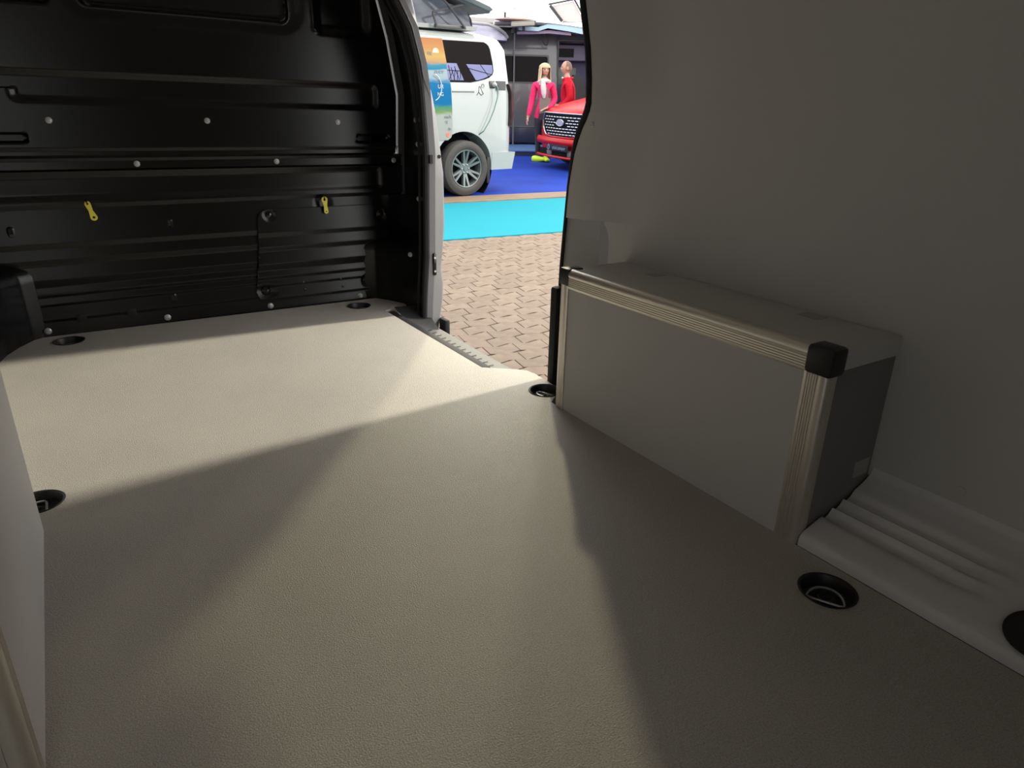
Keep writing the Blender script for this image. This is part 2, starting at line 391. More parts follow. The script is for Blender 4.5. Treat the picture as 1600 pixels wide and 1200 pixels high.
# outer skin, header, roof, left side, back doors
MB().box((1.47, -0.6, -.35), (1.50, 1.80, 1.46)).build('outer_skin', M_silver, wall_right, smooth=0)
MB().prism([(1.45, 1.60), (1.42, 1.725), (1.47, 1.80), (1.50, 1.80), (1.50, 1.60)], -.30, 1.42).build('jamb', M_silver, wall_right, smooth=0)
MB().box((1.28, 1.60, 1.315), (1.50, 2.90, 1.46)).build('door_header', M_grey_body, wall_right, smooth=0)
tag(MB().box((-0.52, -0.6, 1.40), (1.50, 3.25, 1.46)).build('ceiling', M_roof, smooth=0), 'grey metal roof over the load space', 'ceiling', kind='structure')
wall_left = tag(MB().box((-0.56, -0.6, -.30), (-0.46, 3.25, 1.42)).build('wall_left', M_lining, smooth=0), 'grey left side wall behind the wheel box', 'wall', kind='structure')
tag(MB().box((-0.20, -0.62, -.30), (1.50, -0.56, 1.42)).build('wall_back', M_lining, smooth=0), 'closed grey right rear door behind the viewer', 'wall', kind='structure')

# ---- ribbed wheel-arch trim behind the box
TP = [(1.192, .0), (1.192, .016), (1.197, .026), (1.206, .031), (1.262, .048), (1.275, .040), (1.287, .046), (1.298, .059), (1.311, .051), (1.323, .057), (1.334, .070), (1.347, .062), (1.36, .068), (1.372, .081), (1.40, .092), (1.424, .105), (1.4295, .122)]
TQ = [(1.192, .0), (1.192, .016), (1.197, .026), (1.206, .031), (1.262, .048), (1.275, .052), (1.287, .056), (1.298, .059), (1.311, .063), (1.323, .067), (1.334, .070), (1.347, .073), (1.36, .077), (1.372, .081), (1.40, .092), (1.424, .105), (1.4295, .122)]
def trim_fn(u, v):
    y = .700-1.15*v; i = min(int(u*64), 64)/64*(len(TP)-1); k = int(i); f = i-k; k2 = min(k+1, len(TP)-1)
    g = sm((y-.36)/.10)
    q = [(TP[j][0]*g+TQ[j][0]*(1-g), TP[j][1]*g+TQ[j][1]*(1-g)) for j in (k, k2)]
    return (q[0][0]+(q[1][0]-q[0][0])*f, y, q[0][1]+(q[1][1]-q[0][1])*f)
tag(MB().grid(trim_fn, 64, 60).build('trim_1', M_trim, smooth=60), 'white ribbed metal trim along floor behind the wheel box', 'trim', kind='structure')
make_ring(1.245, .277, .050, R(180), 'black lashing eye in white trim at right picture edge', R(16), True)

# ---- sliding door sill
sill = thing('trim_2', 'door step sill with ribbed tread and black edge strip', 'sill', kind='structure')
sm_ = MB()
sm_.grid(lambda u, v: (interp([(0, 1.195), (.10, 1.205), (.2, 1.212), (.85, 1.335), (.95, 1.352), (1, 1.356)], u), 1.62+1.12*v, interp([(0, -.022), (.10, -.030), (.2, -.055), (.85, -.062), (.95, -.070), (1, -.10)], u)), 24, 12)
sm_.grid(lambda u, v: (1.356+.03*u, 1.62+1.22*v, -.10-.22*u), 3, 6)
sm_.build('tread', M_sill, sill, smooth=50)
MB().box((1.160, 1.99, -.028), (1.203, 2.855, -.006), bev=.004).build('edge_strip', M_sill_dark, sill)
tick = MB().box((-.0015, -.018, 0), (.0015, .018, .0015)).mesh('tread_rib', M_sill_dark, 0)
tick2 = MB().box((0, -.0015, 0), (.030, .0015, .0015)).mesh('tread_rib', M_sill_dark, 0)
for i in range(13):
    y = 2.10+.044*i
    link('tread_rib', tick, sill, T(1.262, y, -.0568)); link('tread_rib', tick2, sill, T(1.264, y+.02, -.0572))
# dark scuff corner rising to the pillar
MB().grid(lambda u, v: (1.205+.125*u+.015*v*u, 2.66+.20*v-.02*u, -.020-.045*math.sin(min(1, u*1.1)*PI/2)*(1-v)**1.3+.030*v*v), 12, 14).build('scuff_corner', M_sill_dark, sill)

# ---- door pillar between bulkhead and side door
def off_in(z): return interp([(-.10, -.028), (.05, -.022), (.25, -.006), (.53, .0), (.69, .004), (.93, -.012), (1.03, -.026), (1.16, -.062), (1.245, -.112), (1.42, -.19)], z)
def off_out(z): return interp([(-.22, 1.372), (-.066, 1.400), (.04, 1.420), (.12, 1.424), (.19, 1.412), (.27, 1.424), (.39, 1.434), (.60, 1.432), (.85, 1.395), (1.03, 1.352), (1.16, 1.330), (1.25, 1.308), (1.42, 1.27)], z)
pz = [-.22+.02*i for i in range(83)]
def pil_black(u, v):
    z = -.03+1.45*v; o = off_in(z); k = sm((z-.24)/.10)
    a = [(1.17, 3.125), (1.215, 3.09), (1.262, 3.01), (1.295, 2.93), (1.312, 2.86), (1.318, 2.80), (1.322, 2.765)]
    re = right_edge(z)
    b = [(re-.03, 3.155), (re-.004, 3.140), (re+.0, 3.08), (1.395+o, 2.99), (1.372+o, 2.90), (1.348+o, 2.82), (1.330+o, 2.765)]
    i = u*6; j = min(int(i), 5); f = i-j
    A = [a[j][c]+(a[j+1][c]-a[j][c])*f for c in (0, 1)]; B = [b[j][c]+(b[j+1][c]-b[j][c])*f for c in (0, 1)]
    return (A[0]*(1-k)+B[0]*k+(o*(1-k)*.3), A[1]*(1-k)+B[1]*k, z)
MB().grid(lambda u, v: (lambda p: (1.025-p[0], p[1], p[2]))(pil_black(u, v)), 36, 60).build('front_corner_skin', M_black, wall_left, smooth=60)
pillar = tag(link('wall_pillar', None), 'black and silver door pillar at front of side door opening', 'pillar', kind='structure')
MB().grid(pil_black, 36, 90).build('inner_skin', M_black, pillar, smooth=60)
sp = [(1.333+off_in(z), 2.757, z) for z in [-.05+.03*i for i in range(49)]]
MB().tube(sp, .014, 8).build('door_seal', M_rubber, pillar)
sp2 = [(1.322+off_in(z), 2.80, z) for z in [-.02+.03*i for i in range(48)]]
MB().tube(sp2, .006, 6).build('flange', M_sill_dark, pillar)
MB().grid(lambda u, v: (lambda z: (1.338+off_in(z)+.030*u, 2.752-.012*u, z))(-.07+1.49*v), 4, 80).build('inner_jamb', M_silver, pillar, smooth=60)
MB().grid(lambda u, v: (lambda z: (lambda x0, x1: (x0+(x1-x0)*u, 2.741+.03*u+.08*max(0, u-.8), z))(1.366+off_in(z)-.022*sm((z-.88)/.12), off_out(z)))(-.22+1.64*v), 10, 90).build('outer_jamb', mat('pillar_grey', (0.1478, 0.1509, 0.154), 0.4, var=0.02, coat=.2), pillar, smooth=60)
MB().grid(lambda u, v: (lambda z: (off_out(z)+.06*u, 2.787+.25*u, z))(-.22+1.64*v), 4, 90).build('outer_side', M_silver, pillar, smooth=60)
MB().box((1.26, 3.17, -.35), (1.42, 3.25, 1.46)).build('outer_panel', M_silver, pillar, smooth=0)
for z, y, x in ((.815, 2.90, None), (.715, 2.90, None), (.480, 2.89, None), (.240, 2.86, None)):
    p = Vector(pil_black(.62, (z+.03)/1.45))
    link('bolt', STUD, pillar, Matrix.Translation(p+Vector((-.002, -.002, 0))) @ Matrix(((.55, 0, -.83, 0), (-.83, 0, -.55, 0), (0, 1, 0, 0), (0, 0, 0, 1))) @ Matrix.Scale(.95, 4))
MB().box((1.349, 2.735, .165), (1.366, 2.748, .265), bev=.005).build('striker_plate', M_black_gloss, pillar)
for z in (.185, .245): MB().lathe([(.005, 0), (.005, .002), (.001, .002)], 10, M=Matrix(((1, 0, 0, 1.357), (0, 0, -1, 2.735), (0, 1, 0, z), (0, 0, 0, 1)))).build('screw', M_bolt, pillar)
MB().lathe([(.008, 0), (.008, .002), (.001, .002)], 18, M=Matrix(((1, 0, 0, 1.395), (0, 0, -1, 2.752), (0, 1, 0, .672), (0, 0, 0, 1)))).build('rubber_plug', M_rubber, pillar)
MB().box((1.345, 2.738, .645), (1.358, 2.752, .680)).build('sticker', M_sill_dark, pillar)
MB().box((1.385, 2.70, -.12), (1.412, 2.765, -.040), bev=.008).build('corner_stop', M_rubber, pillar)

# ================================================================== WHEEL BOXES
def profile2d(w=.050, t=.030, r=.014):
    """ribbed quarter-round edging: a runs on the face, b on the return"""
    pts = [(0, 0)]
    k = 5
    pts = [(w, 0.0), (w, -.003)]
    for i in range(k):
        c = w-.004-(w-.022)*i/k; pts += [(c, -.0045), (c-.003, -.0045), (c-.0045, -.0028), (c-.0055, -.0028)]
    pts += [(r, -.005)]
    for i in range(7):
        a = -PI/2-PI/2*i/6; pts.append((r-.003+(r+.002)*math.cos(a), r-.003+(r+.002)*math.sin(a)))
    pts += [(-.005, r), (-.004, t*.7), (-.0025, t*.75), (-.0025, t-.003), (-.001, t), (0, t), (0, 0)]
    return pts
def wheel_box(name, label, xf, xb, y0, y1, h, side, profiles, tapes):
    """side +1: face looks to -x (right box); -1: face looks to +x"""
    s = side
    t = thing(name, label, 'wheel box', T(xf, y0, 0), 'grey panel boxes over the wheel arches')
    D = abs(xb-xf); L = y1-y0
    X = lambda a: a*s
    def bx(nm, a, b, m):
        lo = (min(X(a[0]), X(b[0])), a[1], a[2]); hi = (max(X(a[0]), X(b[0])), b[1], b[2])
        return MB().box(lo, hi).build(nm, m, t, smooth=0)
    bx('front_panel', (.0, .0, .0), (.012, L, h), M_panel)
    bx('top_panel', (.012, .0, h-.012), (D, L, h), M_panel)
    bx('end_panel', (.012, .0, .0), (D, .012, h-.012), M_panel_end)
    bx('end_panel', (.012, L-.012, .0), (D, L, h-.012), M_panel)
    P = profile2d()
    if 'top' in profiles:
        mbp = MB(); n = len(P)
        r0 = [(X(p[1]), .030, h-p[0]) for p in P]; r1 = [(X(p[1]), L-.030, h-p[0]) for p in P]
        mbp.loft([r0, r1]); mbp.build('edge_profile', M_alu, t, smooth=30)
    if 'near' in profiles:
        r0 = [(X(p[1]), p[0], .0) for p in P]; r1 = [(X(p[1]), p[0], h-.040) for p in P]
        MB().loft([r0, r1]).build('edge_profile', M_alu, t, smooth=30)
    if 'far' in profiles:
        P2 = profile2d(.034, .02, .010)
        r0 = [(X(p[1]), L-p[0], .0) for p in P2]; r1 = [(X(p[1]), L-p[0], h-.040) for p in P2]
        MB().loft([r0, r1]).build('edge_profile', M_alu, t, smooth=30)
        MB().box((min(X(-.0065), X(.03)), L-.036, h-.044), (max(X(-.0065), X(.03)), L+.006, h+.006), bev=.005).build('corner_cap', M_black_plastic, t)
        MB().box((min(X(.036), X(.052)), L-.03, h-.001), (max(X(.036), X(.052)), L+.003, h+.004), bev=.0015).build('corner_cap', M_black_plastic, t)
    if 'near' in profiles:
        MB().box((min(X(-.008), X(.045)), -.008, h-.052), (max(X(-.008), X(.045)), .052, h+.008), bev=.009).build('corner_cap', M_black_plastic, t)
        bx('edge_strip', (.045, -.003, h-.042), (D, .0, h), M_panel)
    for a, b in tapes: bx('tape', a, b, M_tape)
    return t
wheel_box('wheel_arch_box', 'grey wheel box with ribbed aluminium edges and black caps beside door', 1.190, 1.425, .706, 1.571, .430, 1, ('top', 'near', 'far'),
          [((.185, .16, .430), (.225, .215, .4308)), ((.17, -.0008, .11), (.225, 0, .15)), ((.17, .66, .430), (.21, .70, .4308))])
wheel_box('wheel_arch_box', 'grey wheel box cut off by left picture edge', -0.157, -0.455, .832, 1.568, .430, -1, ('top', 'near'), [])

# ================================================================== THE HALL OUTSIDE THE SIDE DOOR
# hall frame: origin on the hall floor below the viewer, x to the right, y straight away, z up (the van stands nose-down, so this floor is 2.4 degrees off the load floor)
YAW, DEL, EYE = R(33.08), R(2.38), 1.40
eh = Vector((math.sin(YAW), math.cos(YAW), 0)); ex = Vector((math.cos(YAW), -math.sin(YAW), 0)); up = Vector((0, 0, 1))
ey = eh*math.cos(DEL)+up*math.sin(DEL); ez = up*math.cos(DEL)-eh*math.sin(DEL)
eo = Vector((0, 0, CAM_H))-ez*EYE
EM = Matrix(((ex.x, ey.x, ez.x, eo.x), (ex.y, ey.y, ez.y, eo.y), (ex.z, ey.z, ez.z, eo.z), (0, 0, 0, 1)))
def frame(x, y, ang, z=0.0): return EM @ T(x, y, z) @ Matrix.Rotation(ang, 4, 'Z')
ROW = R(24.6)
GM = frame(-0.1, 6.82, ROW)          # a along the aisle edge, p across it

M_brick = mat('paver', (0.1448, 0.114, 0.0924), 0.85, spec=0.2, var=0.12, vscale=14, bump=0.5, bscale=120, rand=0.09)
M_joint = mat('paver_joint', (0.098, 0.077, 0.062), 0.95, var=0.2, vscale=60)
M_aqua = mat('aqua_carpet', (0.01355, 0.1848, 0.2464), 0.9, spec=0.1, var=0.03, vscale=1.2)
M_woodedge = mat('wood_edging', (0.1478, 0.1047, 0.06776), 0.7, var=0.25, vscale=5, stretch=(1, 12, 1))
M_blue = mat('blue_carpet', (0.006, 0.028, 0.235), 0.7, spec=0.12, var=0.2, vscale=1.6)
M_lblue = mat('light_blue_stage', (0.05544, 0.117, 0.2895), 0.5, var=0.06)
M_navy = mat('navy_board', (0.008, 0.012, 0.035), 0.5, var=0.1)

base = MB().prism([(-8, -9.0), (9, -9.0), (9, 0.0), (-8, 0.0)], -.06, -.0065)
pavement = tag(base.build('pavement', M_joint, M=GM, smooth=0), 'beige interlocking block paving outside the side door', 'paving', kind='structure')
# zigzag blocks
BL, BP, BG, AMP = .187, .122, .0014, .029
def wave(a):
    t = (a/BL) % 1.0
    return AMP*(1-2*t if t < .5 else 2*t-1)
def block_mesh(odd):
    a0, a1 = (0, BL) if not odd else (BL/2, 3*BL/2)
    brk = [a0+BG, (a0+a1)/2, a1-BG]
    brk = [a0+BG, (a0+a1)/2-.004, (a0+a1)/2+.004, a1-BG]
    lo = [(a, wave(a)+BG) for a in brk]; hi = [(a, BP+wave(a)-BG) for a in reversed(brk)]
    ring = lo+hi; c = (sum(p[0] for p in ring)/len(ring), sum(p[1] for p in ring)/len(ring))
    ins = [(p[0]+(c[0]-p[0])*.022, p[1]+(c[1]-p[1])*.022) for p in ring]
    n = len(ring); b = MB()
    vs = [(x, y, -.02) for x, y in ring]+[(x, y, -.0018) for x, y in ring]+[(x, y, 0) for x, y in ins]
    fs = [(i, (i+1) % n, n+(i+1) % n, n+i) for i in range(n)]+[(n+i, n+(i+1) % n, 2*n+(i+1) % n, 2*n+i) for i in range(n)]+[(2*n, 2*n+1, 2*n+2, 2*n+3, 2*n+4, 2*n+5, 2*n+6, 2*n+7)]
    b.add(vs, fs); return b
BM = [block_mesh(0), block_mesh(1)]
BMESH = [BM[0].mesh('brick', M_brick, 0), BM[1].mesh('brick', M_brick, 0)]
cells = []
for r in range(1, 62):
    p = -r*BP-AMP-.004
    for k in range(-26, 27):
        a = k*BL+(.031*(r % 5)); odd = r % 2
        c = GM @ Vector((a+BL*(1 if odd else .5), p+BP/2, 0)); q = EM.inverted() @ c
        if q.y < 1.9 or c.x < 1.40: continue
        cells.append((abs(q.x-(-.075*q.y/3.5+.02))/(q.y**.5), q.y, a, p, odd))
# the blocks that can be seen through the door come first
def seen(c):
    y = c[1]; w = .155*y*.62+.02
    return c[0]*(y**.5) - w
cells.sort(key=seen)
for c in cells[:296]: link('brick', BMESH[c[4]], pavement, T(c[2], c[3], random.uniform(-.0012, .0012)))
rest = MB()
for c in cells[296:]:
    b = BM[c[4]]; rest.add([(x+c[2], y+c[3], z) for x, y, z in b.v], b.f)
rs = rest.build('brick_field', M_brick, pavement, smooth=0); rs['kind'] = 'stuff'

tag(MB().box((-6, 0, -.03), (9, 2.02, .006)).build('aisle_carpet', M_aqua, M=GM, smooth=0), 'bright aqua carpet strip along the aisle', 'carpet', kind='structure')
tag(MB().box((-6, 2.02, -.03), (9, 2.43, .022), bev=.006).build('wood_edging', M_woodedge, M=GM, smooth=0), 'tan wooden edging board between aqua and blue carpet', 'edging', kind='structure')
tag(MB().box((-10, 2.43, -.03), (14, 16, .020)).build('stand_carpet', M_blue, M=GM, smooth=0), 'shiny royal blue carpet under the show vehicles', 'carpet', kind='structure')
stage = thing('stage', 'light blue raised stage with dark front under the grey van', 'stage', frame(0, 14.8, R(2)), kind='structure')
MB().box((-5, .02, .0), (8, 7, .10)).build('riser', M_navy, stage, smooth=0)
MB().box((-5, .0, .10), (8, 7, .135), bev=.01).build('deck', M_lblue, stage, smooth=0)

# ------------------------------------------------------------------ white camper van
M_white = mat('white_car_paint', (0.2464, 0.268, 0.271), 0.22, spec=0.5, var=0.015, coat=0.5)
M_glass = mat('tinted_glass', (0.004, 0.003, 0.003), 0.06, spec=0.06, var=0.1)
M_pale = mat('painted_window_view', (0.0924, 0.09856, 0.2033), 0.1, spec=0.3, var=0.12, vscale=4)  # brightness of the view in the window, put into the colour
M_tyre = mat('tyre_rubber', (0.0245, 0.0231, 0.0224), 0.75, var=0.15, vscale=30)
M_rim = mat('wheel_alloy', (0.1232, 0.1448, 0.1478), 0.35, metal=0.5, var=0.05)
M_dark = mat('dark_void', (0.004, 0.005, 0.006), 0.8, spec=.1, var=0.1)
M_canvas = mat('grey_canvas', (0.08316, 0.08932, 0.114), 0.85, var=0.3, vscale=2.5, bump=0.3, bscale=12, stretch=(1, 1, 3))
M_lamp = mat('lamp_glass', (0.018, 0.012, 0.014), 0.35, spec=.15, var=0.4, vscale=12)
M_charc = mat('charcoal_metal', (0.03, 0.03, 0.033), 0.5, var=0.1)
M_grey = mat('mid_grey_plastic', (0.08624, 0.08624, 0.0924), 0.5, var=0.05)
M_whitepl = mat('white_plastic', (0.285, 0.283, 0.278), 0.4, var=0.02)
M_green = mat('cable_green', (0.06, 0.13, 0.11), 0.5, var=0.1)
def vehicle_rings(stations, prof):
    """stations (X, width scale inset, z scale fn) -> rings from a half section profile mirrored over the width W"""
    rings = []
    for X, ins, zt, zb in stations:
        half = []
        for (yy, zz) in prof:
            z = zz
            z = zb+(z-prof[0][1])*(zt-zb)/(prof[-1][1]-prof[0][1])
            half.append((yy, z))
        W = 1.95
        ring = [(X, ins+yy*(1), z) for yy, z in half]+[(X, W-ins-yy, z) for yy, z in reversed(half)]
        rings.append(ring)
    return rings
WY = [(.30, .045), (.36, .02), (.55, .0), (1.10, -.005), (1.30, .0), (1.42, .022), (1.86, .125), (1.93, .20), (1.965, .42), (1.985, .80)]
def side_y(z): return interp(WY, z)
PV = [(y, z) for z, y in WY]
# densify the section
PD = []
for (a, b) in zip(PV, PV[1:]):
    n = max(1, int(abs(b[1]-a[1])/.06))
    PD += [(a[0]+(b[0]-a[0])*i/n, a[1]+(b[1]-a[1])*i/n) for i in range(n)]
PD.append(PV[-1])
WM = frame(-0.69, 9.28, math.atan2(.629, .777), .02)
wv = thing('camper_van', 'white camper van with raised grey canvas roof and dark rear window', 'van', WM)
st = [(-4.1, .35, 1.15, .35), (-3.9, .10, 1.25, .30), (-3.2, .02, 1.45, .30), (-2.6, 0, 1.95, .30), (-1.8, 0, 1.985, .30), (-.8, 0, 1.985, .30), (0, 0, 1.985, .30), (.45, 0, 1.975, .30), (.60, .01, 1.955, .30), (.70, .03, 1.93, .30), (.78, .06, 1.88, .31), (.83, .11, 1.80, .33), (.86, .20, 1.70, .36)]
body = MB().loft(vehicle_rings(st, PD)).build('body', M_white, wv, smooth=40)
cut = MB().lathe([(.462, -.3), (.462, .32)], 48, M=Matrix(((1, 0, 0, -.005), (0, 0, 1, 0), (0, -1, 0, .335), (0, 0, 0, 1)))).build('cut', M_white, wv)
bpy.context.view_layer.update()
bo = body.modifiers.new('b', 'BOOLEAN'); bo.object = cut; bo.operation = 'DIFFERENCE'; bo.solver = 'EXACT'
bake(body); bpy.data.objects.remove(cut)
for p in body.data.polygons: p.use_smooth = True
body.data.set_sharp_from_angle(angle=R(40))
body.data.materials.clear(); body.data.materials.append(M_white)
for p in body.data.polygons: p.material_index = 0
MB().lathe([(.475, .02), (.475, .31), (.02, .31)], 40, M=Matrix(((1, 0, 0, -.005), (0, 0, 1, 0), (0, -1, 0, .335), (0, 0, 0, 1))), caps=False).build('wheel_arch_liner', M_dark, wv)
# rear bumper skirt and mud flap
MB().loft([[(x, yy, z) for x, yy, z in ((.46, .02, .30), (.46, .0, .52), (.46, .5, .52), (.46, .5, .30))], [(x, yy, z) for x, yy, z in ((.80, .0, .30), (.84, -.015, .52), (.84, .5, .52), (.80, .5, .30))], [(x, yy, z) for x, yy, z in ((.87, .12, .31), (.90, .10, .50), (.90, .5, .50), (.87, .5, .31))]]).build('rear_bumper', M_white, wv)
MB().box((.385, .01, .13), (.435, .05, .47), bev=.01).build('mud_flap', M_rubber, wv)
# wheel
wh = link('wheel', None, wv, T(0, .03, .345) @ Matrix.Rotation(R(90), 4, 'X'))
MB().lathe([(.235, -.10), (.30, -.105), (.335, -.09), (.345, -.05), (.345, .05), (.335, .09), (.30, .105), (.255, .105), (.240, .095), (.235, .05)], 48, caps=False).build('tyre', M_tyre, wh)
rimb = MB().lathe([(.240, .09), (.232, .098), (.222, .095), (.215, .06), (.21, -.08), (.02, -.08)], 48, caps=False); rimb.build('rim', M_rim, wh)
MB().lathe([(.205, -.02), (.205, -.015), (.02, -.015)], 32, caps=False).build('brake_disc', M_dark, wh)
spk = MB().add([(.05, -.016, .055), (.05, .016, .055), (.222, .012, .092), (.222, -.012, .092), (.05, -.020, .01), (.05, .020, .01), (.222, .015, .05), (.222, -.015, .05)], [(0, 1, 2, 3), (0, 3, 7, 4), (1, 0, 4, 5), (2, 1, 5, 6), (3, 2, 6, 7), (4, 7, 6, 5)]).mesh('spoke', M_rim, 0)
for i in range(6):
    for s in (-1, 1): link('spoke', spk, wh, Matrix.Rotation(PI/3*i+PI/6+s*R(9.5), 4, 'Z'))
MB().lathe([(.075, .01), (.075, .052), (.065, .062), (.03, .062), (.028, .070), (.001, .070)], 24).build('hub', M_rim, wh)
for i in range(6):
    a = PI/3*i; MB().lathe([(.010, .055), (.010, .072), (.006, .076), (.001, .076)], 8, M=T(.055*math.cos(a), .055*math.sin(a), 0)).build('lug_nut', M_steel, wh)
# window: slices of a convex outline laid on the curved side
def side_panel(name, L, Rr, z0, z1, off, m, parent, nz=16, nx=10):
    return MB().grid(lambda u, v: (lambda z: (lambda a, b: (a+(b-a)*u, side_y(z)-off, z))(interp(L, z), interp(Rr, z)))(z0+(z1-z0)*v), nx, nz).build(name, m, parent, smooth=60)
WL = [(1.37, -.40), (1.85, -.40)]
WR = [(1.372, .12), (1.386, .22), (1.41, .34), (1.434, .42), (1.47, .475), (1.503, .50), (1.60, .502), (1.76, .485), (1.80, .468), (1.825, .44), (1.84, .40)]
win = side_panel('window', WL, WR, 1.372, 1.84, .004, M_glass, wv, 24, 14)
side_panel('pane', [(1.39, -.215), (1.60, -.215)], [(1.39, .02), (1.585, -.06)], 1.395, 1.585, .0075, M_pale, win, 8, 6)  # opaque lavender sheet, paints the bright view seen through the glass
side_panel('pane', [(1.40, .20), (1.585, .08)], [(1.40, .235), (1.43, .36), (1.47, .455), (1.50, .485), (1.585, .485)], 1.40, 1.58, .0075, M_pale, win, 8, 6)  # second sheet of the same painted view
br = MB()
for x0, z0, x1, z1 in ((-.20, 1.40, -.13, 1.50), (-.17, 1.40, -.185, 1.56), (-.13, 1.40, -.09, 1.52), (-.12, 1.40, -.15, 1.54), (-.08, 1.40, -.06, 1.50), (-.05, 1.40, -.10, 1.55), (-.03, 1.41, -.02, 1.50), (-.21, 1.505, -.02, 1.50), (.10, 1.535, .40, 1.48), (.40, 1.48, .47, 1.465), (.30, 1.58, .42, 1.435)):
    br.tube([(x0, side_y(z0)-.0085, z0), ((x0+x1)/2, side_y((z0+z1)/2)-.0085, (z0+z1)/2), (x1, side_y(z1)-.0085, z1)], .004, 5)
br.build('branch_silhouette', M_dark, win)  # dark tubes drawn as trees in that painted view
# graphic on the sliding door
def grad_mat(name, stops, axis=2, z0=.70, z1=1.85):
    m = bpy.data.materials.new(name); m.use_nodes = True; nt = m.node_tree; b = nt.nodes['Principled BSDF']; b.inputs['Roughness'].default_value = .7; b.inputs['Specular IOR Level'].default_value = .1
    tc = nt.nodes.new('ShaderNodeTexCoord'); sx = nt.nodes.new('ShaderNodeSeparateXYZ'); nt.links.new(tc.outputs['Object'], sx.inputs[0])
    nz = nt.nodes.new('ShaderNodeTexNoise'); nz.inputs['Scale'].default_value = 9; nz.inputs['Detail'].default_value = 5
    mp = nt.nodes.new('ShaderNodeMapping'); mp.inputs['Scale'].default_value = (.6, 1, 3); nt.links.new(tc.outputs['Object'], mp.inputs[0]); nt.links.new(mp.outputs[0], nz.inputs['Vector'])
    mr = nt.nodes.new('ShaderNodeMapRange'); mr.inputs[1].default_value = z0; mr.inputs[2].default_value = z1
    nt.links.new(sx.outputs[axis], mr.inputs[0])
    ma = nt.nodes.new('ShaderNodeMath'); ma.operation = 'MULTIPLY_ADD'; ma.inputs[1].default_value = .06; nt.links.new(nz.outputs['Fac'], ma.inputs[0])
    sb = nt.nodes.new('ShaderNodeMath'); sb.operation = 'SUBTRACT'; sb.inputs[1].default_value = .03; nt.links.new(mr.outputs[0], sb.inputs[0]); nt.links.new(sb.outputs[0], ma.inputs[2])
    rp = nt.nodes.new('ShaderNodeValToRGB'); els = rp.color_ramp.elements
    while len(els) < len(stops): els.new(.5)
    for e, (p, c) in zip(els, stops): e.position = p; e.color = (*[.25*k for k in srgb(*c)], 1)
    nt.links.new(ma.outputs[0], rp.inputs[0]); nt.links.new(rp.outputs[0], b.inputs['Base Color'])
    return m
M_sun = grad_mat('beach_print', [(0, (228, 238, 236)), (.25, (232, 240, 236)), (.285, (165, 205, 130)), (.33, (110, 195, 160)), (.37, (10, 150, 225)), (.57, (10, 150, 225)), (.615, (195, 225, 242)), (.69, (205, 228, 240)), (.71, (30, 165, 220)), (.745, (80, 180, 215)), (.77, (240, 190, 140)), (.83, (252, 215, 130)), (.90, (245, 185, 120)), (1, (240, 160, 112))])
GL = [(.70, -.75), (1.86, -.75)]
GR = [(.70, -.245), (.715, -.205), (.75, -.185), (.85, -.172), (1.30, -.185), (1.85, -.225)]
gp = side_panel('door_graphic', GL, GR, .70, 1.852, .007, M_sun, wv, 40, 10)
M_ink = mat('dark_ink', (.09, .12, .15), .6, var=.05); M_inkw = mat('white_ink', (0.3388, 0.3511, 0.3573), .5, var=.02); M_inkr = mat('red_ink', (0.462, 0.09856, 0.0616), .5, var=.1); M_yel = mat('sun_ink', (0.3696, 0.345, 0.2587), .5, var=.02)
SM = Matrix(((1, 0, 0, 0), (0, 0, -1, 0), (0, 1, 0, 0), (0, 0, 0, 1)))
def side_text(body, x, z, size, m, align='RIGHT'):
    return text('lettering', body, size, m, gp, T(x, side_y(z)-.011, z) @ SM, .0006, align)
side_text('ER', -.400, 1.675, .062, M_ink); side_text('est', -.262, 1.478, .125, M_ink); side_text('UR', -.295, 1.318, .065, M_inkw); side_text('NG', -.300, 1.232, .06, M_inkw)
side_text('nach', -.195, .975, .055, M_ink); side_text('rg', -.25, .92, .045, M_ink); side_text('da', -.20, .835, .05, M_ink)
MB().lathe([(.028, 0), (.028, .0012), (.001, .0012)], 20, M=T(-.245, side_y(.765)-.0085, .765) @ SM).build('red_dot', M_inkr, gp)
MB().lathe([(.045, 0), (.045, .0012), (.001, .0012)], 24, M=T(-.345, side_y(1.70)-.0078, 1.70) @ SM).build('sun_disc', M_yel, gp)
MB().tube([(-.45+.125*math.cos(a), side_y(1.31)-.009, 1.31+.15*math.sin(a)) for a in [R(-75+150*i/20) for i in range(21)]], .006, 6).build('white_arc', M_inkw, gp)
# stripe, tent drawing, charging flap with plug and cable
MB().box((-.17, side_y(1.265)-.006, 1.257), (.168, side_y(1.265)+.01, 1.273), bev=.003).build('side_stripe', M_grey, wv)
lg = MB(); lp = [(.205, 1.225), (.235, 1.262), (.245, 1.325), (.262, 1.33), (.295, 1.262), (.31, 1.245), (.275, 1.225), (.235, 1.262)]
for a, b in zip(lp, lp[1:]): lg.tube([(a[0], side_y(a[1])-.003, a[1]), (b[0], side_y(b[1])-.003, b[1])], .0035, 5)
lg.tube([(.305+.02*math.cos(2*PI*i/14), side_y(1.335)-.003, 1.335+.024*math.sin(2*PI*i/14)) for i in range(14)], .0028, 5, closed=True)
lg.build('tent_mark', M_charc, wv)
fl = MB().box((.41, side_y(1.34)-.012, 1.305), (.50, side_y(1.34)+.03, 1.395), bev=.012).build('charging_socket', M_charc, wv)
MB().loft([[(.515, -.01, 1.285), (.515, -.01, 1.395), (.515, .01, 1.395), (.515, .01, 1.285)], [(.60, -.09, 1.285), (.60, -.09, 1.395), (.605, -.07, 1.395), (.605, -.07, 1.285)]]).build('socket_flap', M_grey, wv)
MB().lathe([(.028, 0), (.030, .03), (.022, .045), (.012, .06), (.002, .06)], 16, M=T(.47, side_y(1.34)-.012, 1.352) @ SM).build('plug', M_whitepl, fl)
